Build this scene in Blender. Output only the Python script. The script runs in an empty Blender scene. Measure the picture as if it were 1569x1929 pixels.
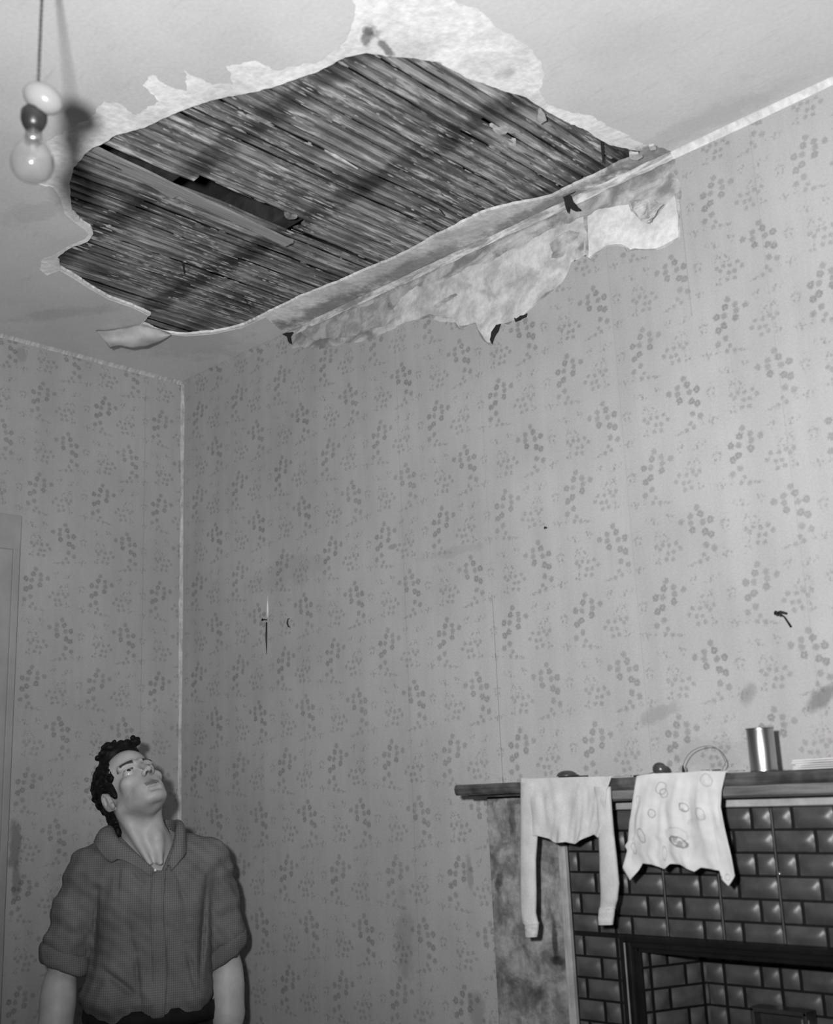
import bpy, bmesh, math, random
import numpy as np
from mathutils import Vector, Matrix, noise
from mathutils.geometry import tessellate_polygon

# ------------------------------------------------------------------ camera, light, exposure
C = bpy.context.scene.collection
SC = bpy.context.scene
ROT = np.array([[0.7156142454472313, 0.19363430332054787, 0.6711199656473911],
                [0.6972980080347722, -0.1417981663755228, -0.7026156616552741],
                [-0.04088691359992084, 0.9707723917531367, -0.2364936018292395]])
CAM = np.array([2.98269209, -2.03981084, 1.5])
FPX, PX, PY = 2150.0, 784.5, 964.5
H = 2.832                                    # ceiling height

cam_d = bpy.data.cameras.new('camera'); cam = bpy.data.objects.new('camera', cam_d); C.objects.link(cam)
cam.matrix_world = Matrix([[*ROT[0], CAM[0]], [*ROT[1], CAM[1]], [*ROT[2], CAM[2]], [0, 0, 0, 1]])
cam_d.sensor_fit = 'VERTICAL'; cam_d.sensor_height = 97.0; cam_d.lens = FPX/1929*97.0
cam_d.clip_start = .02
cam_d.dof.use_dof = True; cam_d.dof.focus_distance = 3.0; cam_d.dof.aperture_fstop = 10.0
SC.camera = cam

w = bpy.data.worlds.new('world'); SC.world = w; w.use_nodes = True
w.node_tree.nodes['Background'].inputs[0].default_value = (1, 1, 1, 1)
w.node_tree.nodes['Background'].inputs[1].default_value = 0.006
# the photographer's flash reflector, held left of and above the lens
FL = Vector((2.80, -2.14, 1.655))
ld = bpy.data.lights.new('flash', 'SPOT'); lo = bpy.data.objects.new('flash', ld); C.objects.link(lo)
ld.energy = 328; ld.shadow_soft_size = .045; ld.spot_size = math.radians(114); ld.spot_blend = 1.0
FT = Vector((1.72, -.33, 2.65))
lo.location = FL; lo.rotation_euler = (FT-FL).to_track_quat('-Z', 'Y').to_euler()
SC.view_settings.view_transform = 'Standard'; SC.view_settings.look = 'None'
SC.view_settings.gamma = 1; SC.view_settings.use_curve_mapping = False
SC.view_settings.exposure = 0.0


# ------------------------------------------------------------------ helpers
def ray(u, v): return ROT @ np.array([u-PX, -(v-PY), -FPX])
def at(u, v, ax, val):                        # point of the plane (axis ax = val) seen at a place of the picture
    r = ray(u, v); return CAM + r*((val-CAM[ax])/r[ax])
def V(*a): return Vector(a)

def tag(o, label=None, cat=None, group=None, kind=None):
    if label: o['label'] = label
    if cat: o['category'] = cat
    if group: o['group'] = group
    if kind: o['kind'] = kind
    return o
def link(name, me, m=None, parent=None, smooth=False):
    o = bpy.data.objects.new(name, me); C.objects.link(o)
    if m: me.materials.append(m)
    if smooth: me.polygons.foreach_set('use_smooth', [True]*len(me.polygons))
    if parent: o.parent = parent; o.matrix_parent_inverse = parent.matrix_basis.inverted()
    return o
def pyd(name, vs, fs, m=None, parent=None, smooth=False):
    me = bpy.data.meshes.new(name); me.from_pydata([tuple(v) for v in vs], [], fs); me.update()
    return link(name, me, m, parent, smooth)
def bmo(name, bm, m=None, parent=None, smooth=False, recalc=True):
    if recalc: bmesh.ops.recalc_face_normals(bm, faces=bm.faces)
    me = bpy.data.meshes.new(name); bm.to_mesh(me); bm.free()
    return link(name, me, m, parent, smooth)
def empty(name, loc):
    o = bpy.data.objects.new(name, None); C.objects.link(o); o.location = loc; o.empty_display_size = .05
    return o
def box(bm, lo, hi, M=None, bev=0):
    c = [(a+b)/2 for a, b in zip(lo, hi)]; s = [abs(b-a) for a, b in zip(lo, hi)]
    r = bmesh.ops.create_cube(bm, size=1, matrix=(M or Matrix())@Matrix.Translation(c)@Matrix.Diagonal((*s, 1)))
    if bev:
        es = list({e for v in r['verts'] for e in v.link_edges})
        bmesh.ops.bevel(bm, geom=es, offset=bev, segments=2, affect='EDGES', profile=.6)
def boxo(name, lo, hi, m, parent=None, bev=0, **k):
    bm = bmesh.new(); box(bm, lo, hi, bev=bev); return bmo(name, bm, m, parent)
def tube(bm, pts, rs, n=10, caps=True):
    pts = [Vector(p) for p in pts]; rings = []
    if not hasattr(rs, '__len__'): rs = [rs]*len(pts)
    up = None
    for i, p in enumerate(pts):
        d = (pts[min(i+1, len(pts)-1)]-pts[max(i-1, 0)]).normalized()
        if up is None: up = V(0, 0, 1) if abs(d.z) < .9 else V(1, 0, 0)
        a = d.cross(up).normalized(); b = a.cross(d).normalized(); up = b
        rings.append([bm.verts.new(p+(a*math.cos(t)+b*math.sin(t))*rs[i]) for t in [2*math.pi*k/n for k in range(n)]])
    for r0, r1 in zip(rings, rings[1:]):
        for k in range(n): bm.faces.new((r0[k], r0[(k+1) % n], r1[(k+1) % n], r1[k]))
    if caps: bm.faces.new(rings[0][::-1]); bm.faces.new(rings[-1])
def lathe(bm, prof, M=None, n=32, capa=True, capb=True):     # prof: (r, z)
    M = M or Matrix(); rings = []
    for r, z in prof:
        rings.append([bm.verts.new(M@V(r*math.cos(2*math.pi*k/n), r*math.sin(2*math.pi*k/n), z)) for k in range(n)])
    for r0, r1 in zip(rings, rings[1:]):
        for k in range(n): bm.faces.new((r0[k], r0[(k+1) % n], r1[(k+1) % n], r1[k]))
    if capa: bm.faces.new(rings[0][::-1])
    if capb: bm.faces.new(rings[-1])

def rag(pts, step, amp, seed, closed=True):                  # a traced outline broken up into a ragged edge
    rnd = random.Random(seed); P = [Vector((p[0], p[1])) for p in pts]; out = []
    n = len(P)
    for i in range(n if closed else n-1):
        a, b = P[i], P[(i+1) % n]; L = (b-a).length; k = max(1, int(L/step))
        nrm = Vector((-(b-a).y, (b-a).x)).normalized() if L > 1e-9 else Vector((0, 0))
        for j in range(k):
            t = j/k; p = a.lerp(b, t)
            q = Vector((p.x*14+seed, p.y*14, seed*.37))
            d = amp*1.2*noise.noise(q) + amp*.7*noise.noise(q*4.1) + amp*.45*(rnd.random()-.5)
            if j == 0: d *= .4
            out.append(p+nrm*d)
    if not closed: out.append(P[-1])
    return out

def slab(name, loops, ax, z0, z1, m, parent=None):
    """flat sheet with real thickness; loops are 2D outlines on the plane perpendicular to axis ax"""
    def up(p, z):
        return V(p[0], p[1], z) if ax == 2 else (V(p[0], z, p[1]) if ax == 1 else V(z, p[0], p[1]))
    L3 = [[Vector((p[0], p[1], 0)) for p in l] for l in loops]
    tri = tessellate_polygon(L3)
    flat = [p for l in loops for p in l]; n = len(flat)
    vs = [up(p, z0) for p in flat]+[up(p, z1) for p in flat]
    fs = [tuple(t) for t in tri]+[tuple(i+n for i in t[::-1]) for t in tri]
    o = 0
    for l in loops:
        k = len(l)
        for i in range(k):
            a, b = o+i, o+(i+1) % k; fs.append((a, b, b+n, a+n))
        o += k
    bm = bmesh.new(); bv = [bm.verts.new(v) for v in vs]
    for f in fs:
        try: bm.faces.new([bv[i] for i in f])
        except ValueError: pass
    return bmo(name, bm, m, parent)

# ------------------------------------------------------------------ materials
class NT:
    def __init__(s, name):
        s.m = bpy.data.materials.new(name); s.m.use_nodes = True; s.t = s.m.node_tree
        s.b = s.t.nodes['Principled BSDF']
    def n(s, ty, **kw):
        x = s.t.nodes.new(ty)
        for k, v in kw.items(): setattr(x, k, v)
        return x
    def put(s, sock, v):
        if isinstance(v, bpy.types.NodeSocket): s.t.links.new(v, sock)
        else: sock.default_value = v
    def math(s, op, a, b=0.0, c=None, clamp=False):
        x = s.n('ShaderNodeMath', operation=op, use_clamp=clamp); s.put(x.inputs[0], a); s.put(x.inputs[1], b)
        if c is not None: s.put(x.inputs[2], c)
        return x.outputs[0]
    def vm(s, op, a, b=(0, 0, 0)):
        x = s.n('ShaderNodeVectorMath', operation=op); s.put(x.inputs[0], a); s.put(x.inputs[1], b)
        return x.outputs['Value'] if op in ('DISTANCE', 'LENGTH', 'DOT_PRODUCT') else x.outputs[0]
    def noise(s, vec, scale, det=4, rough=.55, dist=0.0):
        x = s.n('ShaderNodeTexNoise'); s.put(x.inputs['Vector'], vec); x.inputs['Scale'].default_value = scale
        x.inputs['Detail'].default_value = det; x.inputs['Roughness'].default_value = rough
        x.inputs['Distortion'].default_value = dist; return x.outputs['Fac']
    def ramp(s, v, lo, hi, a=0.0, b=1.0):                    # smooth remap of v from lo..hi to a..b
        x = s.n('ShaderNodeMapRange', interpolation_type='SMOOTHSTEP'); s.put(x.inputs[0], v)
        x.inputs[1].default_value = lo; x.inputs[2].default_value = hi
        x.inputs[3].default_value = a; x.inputs[4].default_value = b; return x.outputs[0]
    def mix(s, f, a, b):
        x = s.n('ShaderNodeMix', data_type='FLOAT'); s.put(x.inputs[0], f); s.put(x.inputs[2], a); s.put(x.inputs[3], b)
        return x.outputs[0]
    def obj(s): return s.n('ShaderNodeTexCoord').outputs['Object']
    def world(s): return s.n('ShaderNodeNewGeometry').outputs['Position']
    def sep(s, v):
        x = s.n('ShaderNodeSeparateXYZ'); s.put(x.inputs[0], v); return x.outputs
    def comb(s, a, b, c=0.0):
        x = s.n('ShaderNodeCombineXYZ'); s.put(x.inputs[0], a); s.put(x.inputs[1], b); s.put(x.inputs[2], c); return x.outputs[0]
    def scale(s, v, sc): return s.vm('MULTIPLY', v, sc)
    def grey(s, v):
        x = s.n('ShaderNodeCombineColor')
        for i in range(3): s.put(x.inputs[i], v)
        s.t.links.new(x.outputs[0], s.b.inputs['Base Color'])
    def bump(s, h, strength=.5, dist=.002):
        x = s.n('ShaderNodeBump'); x.inputs['Strength'].default_value = strength; x.inputs['Distance'].default_value = dist
        s.put(x.inputs['Height'], h); s.t.links.new(x.outputs[0], s.b.inputs['Normal'])
    def done(s, rough=.8, metal=0.0, spec=.3, coat=0.0):
        s.put(s.b.inputs['Roughness'], rough); s.b.inputs['Metallic'].default_value = metal
        s.b.inputs['Specular IOR Level'].default_value = spec; s.b.inputs['Coat Weight'].default_value = coat
        return s.m

def simple(name, v, rough=.8, metal=0.0, spec=.3, var=.15, sc=30, coat=0.0, bump=0.0):
    t = NT(name); p = t.obj(); nz = t.noise(p, sc, 5)
    t.grey(t.math('MULTIPLY', t.ramp(nz, .3, .7, 1-var, 1+var), v))
    if bump: t.bump(nz, bump, .003)
    return t.done(rough, metal, spec, coat)

def smudges(t, uv, val, lst):
    """worn, damp or dirty marks and one painted shade with their own ragged outline: (u, v, ru, rv, angle, factor, edge noise)"""
    nz = t.noise(uv, 16, 5, .6); nz2 = t.noise(uv, 70, 4, .6)
    for (u, v, ru, rv, ang, fac, en) in lst:
        d = t.vm('SUBTRACT', uv, (u, v, 0))
        r = t.n('ShaderNodeVectorRotate', rotation_type='Z_AXIS'); t.put(r.inputs['Vector'], d); r.inputs['Angle'].default_value = -ang
        q = t.vm('LENGTH', t.scale(r.outputs[0], (1/ru, 1/rv, 0)))
        q = t.math('ADD', q, t.math('MULTIPLY', t.math('SUBTRACT', nz, .5), en*2.2))
        q = t.math('ADD', q, t.math('MULTIPLY', t.math('SUBTRACT', nz2, .5), en*1.0))
        k = t.ramp(q, .45, 1.05, fac, 1.0)
        val = t.math('MULTIPLY', val, k)
    return val

RINGS = [(-19, -10), (9, -19), (22, -26), (2, 20), (23, 4)]
SOLID = [(-5, 35), (-21, 19), (6, 2), (-22, 5), (-43, 11), (8, -46), (26, -55)]
SMALL = [(1, -65), (8, -75), (-9, -78), (-77, -32), (-60, -30), (-51, -42), (-68, -48), (-81, -48), (-108, -30), (-92, -29), (-70, -63), (-86, -61), (-100, -38)]
def wallpaper(name, axis_u, u0, v0, seams, marks, base=.352):
    t = NT(name); s = t.sep(t.world()); u = s[axis_u]; v = s[2]
    uv = t.comb(u, v)
    HV, W = .1393, .206
    vp = t.math('DIVIDE', t.math('SUBTRACT', v, v0), HV)
    row = t.math('FLOOR', t.math('ADD', vp, .64))
    lv = t.math('MULTIPLY', t.math('SUBTRACT', vp, row), HV)
    par = t.math('FLOORED_MODULO', row, 2.0)
    up = t.math('SUBTRACT', t.math('SUBTRACT', u, u0), t.math('MULTIPLY', par, .109))
    uu = t.math('MULTIPLY', up, t.math('SUBTRACT', 1.0, t.math('MULTIPLY', par, 2.0)))
    lu = t.math('MULTIPLY', t.math('SUBTRACT', t.math('FRACT', t.math('ADD', t.math('DIVIDE', uu, W), .655)), .655), W)
    # hand-printed look: petals wobble
    wob = t.n('ShaderNodeTexNoise'); t.put(wob.inputs['Vector'], uv); wob.inputs['Scale'].default_value = 240; wob.inputs['Detail'].default_value = 2
    w2 = t.scale(t.vm('SUBTRACT', wob.outputs['Color'], (.5, .5, .5)), (.0115, .0115, 0))
    p = t.vm('ADD', t.comb(lu, lv), w2)
    def field(lst):
        acc = None
        for (a, b) in lst:
            d = t.vm('DISTANCE', p, (a/1000, b/1000, 0)); acc = d if acc is None else t.math('MINIMUM', acc, d)
        return acc
    r_ = field(RINGS); so = field(SOLID); sm = field(SMALL)
    ink = t.math('MULTIPLY', t.ramp(r_, .0058, .0092, 1, 0), t.ramp(r_, .0012, .0034, .55, 1))
    ink = t.math('MAXIMUM', ink, t.ramp(so, .0046, .0088, .78, 0))
    ink = t.math('MAXIMUM', ink, t.ramp(sm, .0030, .0068, .72, 0))
    ink = t.math('MULTIPLY', ink, t.ramp(t.noise(uv, 420, 2, .6), .36, .52, .62, 1.08))
    vor = t.n('ShaderNodeTexVoronoi'); t.put(vor.inputs['Vector'], p); vor.inputs['Scale'].default_value = 135
    spr = t.ramp(vor.outputs['Distance'], .18, .52, 1, 0)
    mk = None
    for (a, b, ra, rb) in [(-94, -12, .024, .020), (44, -70, .028, .015), (-112, -58, .018, .022), (-110, 26, .022, .014), (56, -8, .014, .022), (-20, -82, .02, .006), (-70, 30, .012, .016)]:
        d = t.vm('LENGTH', t.scale(t.vm('SUBTRACT', t.comb(lu, lv), (a/1000, b/1000, 0)), (1/ra, 1/rb, 0)))
        k = t.ramp(d, .5, 1.15, 1, 0); mk = k if mk is None else t.math('MAXIMUM', mk, k)
    ink = t.math('MAXIMUM', ink, t.math('MULTIPLY', t.math('MULTIPLY', spr, mk), .78))
    fade = t.ramp(t.noise(uv, 5, 3), .3, .7, .75, 1.05)
    grain = t.ramp(t.noise(uv, 260, 3, .7), .3, .7, .93, 1.06)
    big = t.ramp(t.noise(uv, 2.6, 4, .6), .3, .7, .93, 1.06)
    streak = t.ramp(t.noise(t.scale(uv, (9, .8, 0)), 2.0, 4, .6), .35, .7, 1.02, .94)
    val = t.math('MULTIPLY', t.math('MULTIPLY', grain, big), t.math('MULTIPLY', streak, base))
    val = t.math('MULTIPLY', val, t.math('SUBTRACT', 1.0, t.math('MULTIPLY', t.math('MULTIPLY', ink, fade), .40)))
    for (us, za, zb, dark) in seams:
        d = t.math('ABSOLUTE', t.math('SUBTRACT', u, us))
        k = t.ramp(d, .0004, .0016, dark, 1.0)
        inz = t.math('MULTIPLY', t.math('GREATER_THAN', v, za), t.math('LESS_THAN', v, zb))
        val = t.math('MULTIPLY', val, t.mix(inz, 1.0, k))
    val = smudges(t, uv, val, marks)
    t.grey(val); t.bump(t.noise(uv, 90, 3), .18, .0015)
    return t.done(.75, 0, .25)

def bx(u, v): p = at(u, v, 1, 0); return p[0], p[2]
def lx(u, v): p = at(u, v, 0, 0); return p[1], p[2]
su = lambda px, py: bx(px, py)[0]
back_marks = []
for (px, py, ru, rv, an, f, en) in [(1550, 1312, .055, .018, .55, .55, .5), (1410, 1310, .02, .03, -.5, .72, .5), (1240, 1345, .07, .02, .3, .8, .7),
                                    (545, 1080, .2, .05, 0, .9, .8), (760, 1760, .04, .12, 0, .8, .8), (900, 1900, .03, .05, 0, .72, .8), (885, 1640, .012, .06, 0, .75, .8),
                                    (850, 1040, .12, .015, .0, .9, .8), (1330, 1420, .12, .04, 0, .88, .9), (740, 1030, .02, .008, 0, .7, .5)]:
    a, b = bx(px, py); back_marks.append((a, b, ru, rv, an, f, en))
M_PAPER_B = wallpaper('floral_paper_back', 0, 1.420, 2.282,
    [(su(932, 1200), 0, 1.93, .62), (su(932, 1200)+.001, 1.93, 2.55, .93), (su(770, 1300), 0, 2.7, .86), (su(1172, 800), 1.5, 2.75, .9), (su(1455, 600), 1.5, 2.83, .9), (su(1283, 400), 2.45, 2.72, .8), (su(563, 760), 0, 2.8, .88)], back_marks)
left_marks = []
for (px, py, ru, rv, an, f, en) in [(28, 1590, .022, .09, 0, .55, .7), (30, 1660, .018, .05, 0, .6, .7), (120, 1640, .05, .2, 0, .92, .8), (40, 668, .02, .03, 0, .8, .6)]:  # stains; the last one paints the shading of the curled paper high up
    a, b = lx(px, py); left_marks.append((a, b, ru, rv, an, f, en))
M_PAPER_L = wallpaper('floral_paper_left', 1, -.400, 2.5375, [(lx(272, 900)[0], 0, 2.78, .78), (lx(272, 900)[0]-.53, 0, 2.8, .8)], left_marks)

def plaster_mat(name, lo, hi, sc=7, marks=None, axis=(0, 1), extra=None, streak=None):
    t = NT(name); s = t.sep(t.world()); uv = t.comb(s[axis[0]], s[axis[1]])
    a = t.noise(uv if streak is None else t.scale(uv, streak), sc, 6, .6, .6); b = t.noise(uv, 60, 5, .65)
    v = t.mix(t.ramp(a, .35, .65), lo, hi)
    v = t.math('MULTIPLY', v, t.ramp(b, .3, .7, .86, 1.08))
    if marks: v = smudges(t, uv, v, marks)
    t.grey(v); t.bump(t.math('ADD', t.math('MULTIPLY', a, .6), b), .5, .004); return t.done(.9, 0, .15)

def cx(u, v): p = at(u, v, 2, H); return p[0], p[1]
cm = []
for (px, py, ru, rv, an, f, en) in [(690, 72, .04, .014, -.6, .35, 1.0), (728, 92, .035, .010, -1.2, .35, 1.0), (700, 60, .02, .02, 0, .6, 1.0), (950, 140, .035, .02, 0, .78, .8), (800, 90, .1, .03, .4, .9, .8),
                                    (180, 300, .03, .03, 0, .95, .5)]:
    a, b = cx(px, py); cm.append((a, b, ru, rv, an, f, en))
# brown damp staining of the strip that still clings along the wall
cm += [(.75, -.03, .2, .05, 0, .5, .6), (1.1, -.03, .24, .05, 0, .55, .7), (1.5, -.02, .26, .035, 0, .5, .7), (1.82, -.03, .14, .06, .2, .45, .7), (.5, -.08, .12, .07, .2, .55, .6), (1.2, -.05, .8, .09, 0, .72, .8)]
M_PLASTER = plaster_mat('bare_plaster', .66, .84, 9, cm)
def paint_mat():
    t = NT('ceiling_distemper'); uv = t.comb(*[t.sep(t.world())[i] for i in (0, 1)])
    a = t.noise(uv, 3, 5, .6); b = t.noise(t.scale(uv, (5, 22, 0)), 2.4, 5, .65); c = t.noise(uv, 120, 4, .7)
    v = t.math('MULTIPLY', t.ramp(a, .3, .7, .92, 1.05), .56)
    v = t.math('MULTIPLY', v, t.ramp(b, .56, .78, 1.0, .84)); v = t.math('MULTIPLY', v, t.ramp(c, .3, .7, .95, 1.04))
    p1 = cx(60, 400); p2 = cx(120, 590); p3 = cx(1250, 250)
    v = smudges(t, uv, v, [(*p1, .12, .05, .3, .86, .8), (*p2, .2, .04, .6, .86, .9), (1.95, -.06, .25, .05, 0, .88, .8), (.3, -.2, .2, .2, 0, .85, .8)])
    t.grey(v); t.bump(t.math('ADD', c, b), .25, .002); return t.done(.85, 0, .2)
M_DIST = paint_mat()
M_WPLAS = plaster_mat('wall_plaster_stained', .20, .50, 11, None, (0, 2), streak=(1, 1.8, 1))
M_LINING = plaster_mat('lining_layer', .38, .60, 14, None, (0, 2))
M_PLAINW = simple('plain_painted_wall', .07, .8, sc=6)
M_FLOOR = simple('floor_boards_dark', .05, .6, sc=8)
M_TRIMP = simple('painted_trim', .30, .5, sc=12, var=.08)
M_CREASE = plaster_mat('paper_edge_lit', .50, .66, 40, None, (0, 2))  # paler than the wallpaper, painting in the light a slanted edge catches
M_BLACK = simple('soot_black', .008, .9, var=.3)

# ------------------------------------------------------------------ the room
RX, RY = 4.3, -4.1
tag(boxo('floor', (-.1, RY-.1, -.06), (RX+.1, .35, 0), M_FLOOR), kind='structure')

# ceiling: plaster coat with the hole, and the painted skin that has peeled further back
HOLE = [(108, 485), (135, 466), (165, 455), (176, 441), (170, 428), (150, 415), (136, 400), (128, 350), (140, 315), (160, 290), (195, 270), (215, 256), (275, 240), (330, 214), (380, 195),
        (430, 181), (490, 172), (540, 155), (600, 135), (650, 108), (690, 100), (735, 106), (780, 110), (830, 118), (880, 148), (940, 168), (985, 182), (1030, 210), (1075, 235),
        (1110, 250), (1150, 274), (1185, 281), (1212, 288), (1160, 312), (1130, 326), (1085, 347), (1040, 370), (960, 387), (905, 402), (850, 430), (760, 478), (700, 505), (640, 530),
        (560, 562), (500, 592), (460, 612), (400, 626), (350, 630), (305, 625), (268, 609), (284, 592), (250, 576), (205, 560), (170, 540), (140, 520), (115, 505)]
SKIN = [(100, 352), (72, 345), (58, 318), (68, 290), (95, 262), (130, 240), (165, 225), (195, 190), (222, 192), (250, 215), (300, 190), (268, 160), (285, 140), (330, 165), (352, 170), (345, 130), (400, 160),
        (440, 158), (425, 122), (480, 113), (520, 130), (600, 114), (640, 82), (655, 60), (665, 20), (640, -50), (800, -70), (862, 5), (900, 20), (950, 60), (1005, 93), (1028, 135),
        (1018, 172), (1034, 196), (1080, 212), (1115, 216), (1160, 240), (1200, 264), (1230, 274), (1262, 283)]
SKIN2 = [(500, 597), (455, 617), (400, 629), (350, 632.5), (303, 628), (262, 611), (279, 594), (248, 578.5), (203, 562.5), (168, 543), (137, 523), (112, 508), (88, 518), (74, 506), (78, 486), (98, 480), (130, 461), (160, 449),
         (167, 440), (158, 430), (141, 418), (122, 402), (112, 370)]
hole = rag([cx(*p) for p in HOLE], .007, .0035, 3)
sk1 = rag([cx(*p) for p in SKIN], .007, .008, 8, closed=False)
sk2 = rag([cx(*p) for p in SKIN2], .014, .001, 5, closed=False)
xa = cx(545, 632)[0]; xb = cx(1268, 285)[0]
skin = sk1+[Vector((xb, -.001)), Vector((xa, -.001))]+sk2
rect = [Vector((-.1, RY-.1)), Vector((RX+.1, RY-.1)), Vector((RX+.1, .1)), Vector((-.1, .1))]
ceil = slab('ceiling', [rect, hole], 2, H, H+.007, M_PLASTER); tag(ceil, kind='structure')
rect2 = [Vector((.0, RY)), Vector((RX, RY)), Vector((RX, 0)), Vector((0, 0))]
slab('distemper_skin', [rect2, skin], 2, H-.0016, H, M_DIST, ceil)
# floor boards of the storey above, seen as darkness through the gaps
M_SUB = simple('dark_old_boards', .03, .9)
boxo('upper_boarding', (-.1, RY-.1, H+.20), (RX+.1, .1, H+.23), M_SUB, ceil)

# walls
OX0, OX1, OZ = 1.60, 2.42, 1.20              # hole in the wall behind the fireplace
out = [Vector((-.1, 0)), Vector((OX0, 0)), Vector((OX0, OZ)), Vector((OX1, OZ)), Vector((OX1, 0)), Vector((RX+.1, 0)), Vector((RX+.1, H+.3)), Vector((-.1, H+.3))]
wb = slab('wall_back', [out], 1, 0.004, .10, M_WPLAS); tag(wb, kind='structure')
t4 = lambda x, y: (500+x/1.961, 280+y/1.961)
EDGE = [t4(*p) for p in [(90, 700), (95, 735), (130, 730), (200, 742), (260, 730), (330, 716), (400, 700), (470, 668), (520, 640), (600, 622), (650, 640), (700, 642), (715, 668), (735, 672), (750, 650), (775, 645), (800, 700), (830, 727), (845, 690),
        (865, 648), (900, 650), (920, 632), (965, 605), (1010, 560), (1050, 532), (1090, 500), (1110, 470), (1130, 420), (1175, 396), (1200, 410), (1240, 378), (1270, 364), (1325, 366), (1335, 382), (1400, 378), (1450, 374),
        (1500, 350), (1536, 330), (1534, 230), (1532, 130), (1512, 90), (1505, 60), (1512, 20)]]
ed = rag([bx(*p) for p in EDGE], .01, .004, 12, closed=False)
paper = [Vector((.0, .001)), Vector((OX0, .001)), Vector((OX0, OZ)), Vector((OX1, OZ)), Vector((OX1, .001)), Vector((RX, .001)), Vector((RX, H-.002)), Vector((su(1272, 290), H-.002))]
ed2 = ed[::-1]
paper = paper+ed2+[Vector((su(545, 632), H-.002)), Vector((0, H-.002))]
slab('floral_wallpaper', [paper], 1, -.0008, .004, M_PAPER_B, wb)
# light lining layer left on the plaster between bare damp patches
LIN1 = [t4(*p) for p in [(540, 640), (480, 655), (470, 590), (500, 545), (560, 505), (640, 500), (720, 455), (760, 430), (830, 420), (900, 372), (960, 350), (1040, 300), (1160, 255), (1172, 250), (1183, 330), (1182, 392), (1135, 416),
        (1112, 465), (1090, 497), (1045, 528), (1010, 556), (965, 600), (920, 628), (865, 645), (838, 690), (825, 715), (800, 690), (775, 640), (745, 650), (720, 655), (700, 630), (650, 625), (600, 612)]]
DK1 = [t4(*p) for p in [(1048, 352), (1075, 325), (1120, 300), (1158, 308), (1150, 335), (1118, 355), (1100, 395), (1070, 404), (1052, 404), (1060, 380)]]
DK2 = [t4(*p) for p in [(1132, 388), (1150, 365), (1172, 340), (1172, 405), (1138, 410)]]
DK3 = [t4(*p) for p in [(620, 580), (660, 552), (700, 532), (708, 540), (670, 565), (640, 590)]]
r2 = lambda q, s, a, sd: rag([bx(*p) for p in q], s, a, sd)
slab('lining_layer', [r2(LIN1, .01, .006, 21), r2(DK1, .006, .003, 2), r2(DK2, .006, .002, 4), r2(DK3, .006, .003, 6)], 1, .0016, .004, M_LINING, wb)
LIN2 = [t4(*p) for p in [(1190, 405), (1188, 250), (1230, 222), (1340, 205), (1350, 230), (1385, 262), (1420, 280), (1445, 250), (1480, 205), (1510, 170), (1520, 240), (1526, 325), (1440, 368), (1345, 374), (1320, 358), (1262, 358)]]
slab('lining_layer', [r2(LIN2, .01, .004, 31)], 1, .0010, .004, plaster_mat('lining_bright', .52, .68, 9, None, (0, 2)), wb)
LIN3 = [t4(*p) for p in [(120, 668), (200, 620), (330, 590), (440, 560), (460, 600), (440, 650), (330, 690), (250, 705), (180, 712)]]
slab('lining_layer', [r2(LIN3, .01, .008, 41)], 1, .002, .004, plaster_mat('lining_dull', .26, .42, 22, None, (0, 2)), wb)
# rolled plaster ridge and curling paper edges in the angle of wall and ceiling
def chamfer(name, p0, p1, n1, n2, w, m, parent, seed=1, jit=.25, seg=60):
    p0, p1, n1, n2 = map(Vector, (p0, p1, n1, n2)); vs = []; fs = []; rnd = random.Random(seed)
    for i in range(seg+1):
        t = i/seg; p = p0.lerp(p1, t); k = w*(1+jit*(rnd.random()-.5)+jit*noise.noise(V(t*9, seed, 0)))
        vs += [p+n1*k, p+n1*k*.42+n2*k*.42+(-n1-n2)*k*.04, p+n2*k]
    for i in range(seg):
        a = i*3; fs += [(a, a+1, a+4, a+3), (a+1, a+2, a+5, a+4)]
    return pyd(name, vs, fs, m, parent, True)
M_RIDGE = plaster_mat('ridge_plaster', .26, .66, 10, None, (0, 2), streak=(1.2, 9, 1))
chamfer('plaster_ridge', (su(545, 632), -.001, H-.001), (su(1268, 286), -.001, H-.001), (0, -1, 0), (0, 0, -1), .013, M_RIDGE, wb, 3, .2, 70)
chamfer('paper_edge', (su(1268, 286), -.001, H-.0017), (RX, -.001, H-.0017), (0, -1, 0), (0, 0, -1), .012, M_CREASE, wb, 5, .15, 40)
chamfer('paper_edge', (0, -.001, H-.0017), (su(545, 632), -.001, H-.0017), (0, -1, 0), (0, 0, -1), .011, M_PAPER_B, wb, 6)
M_CREASE2 = plaster_mat('corner_paper_lit', .34, .50, 30, None, (1, 2), streak=(3, .6, 1))  # paler paper tone, painted as light caught along the strips
chamfer('paper_edge', (.001, -.001, 0), (.001, -.001, H-.002), (1, 0, 0), (0, -1, 0), .008, M_CREASE2, wb, 7, .3, 90)

wl = slab('wall_left', [[Vector((RY-.1, 0)), Vector((.1, 0)), Vector((.1, H+.3)), Vector((RY-.1, H+.3))]], 0, -.10, 0, M_PAPER_L); tag(wl, kind='structure')
chamfer('paper_edge', (.001, RY, H-.0017), (.001, 0, H-.0017), (1, 0, 0), (0, 0, -1), .010, M_CREASE2, wl, 8, .2, 70)
tag(boxo('wall_right', (RX, RY-.1, 0), (RX+.1, .1, H+.3), M_PLAINW), kind='structure')
tag(boxo('wall_front', (-.1, RY-.1, 0), (RX+.1, RY, H+.3), M_PLAINW), kind='structure')
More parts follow.
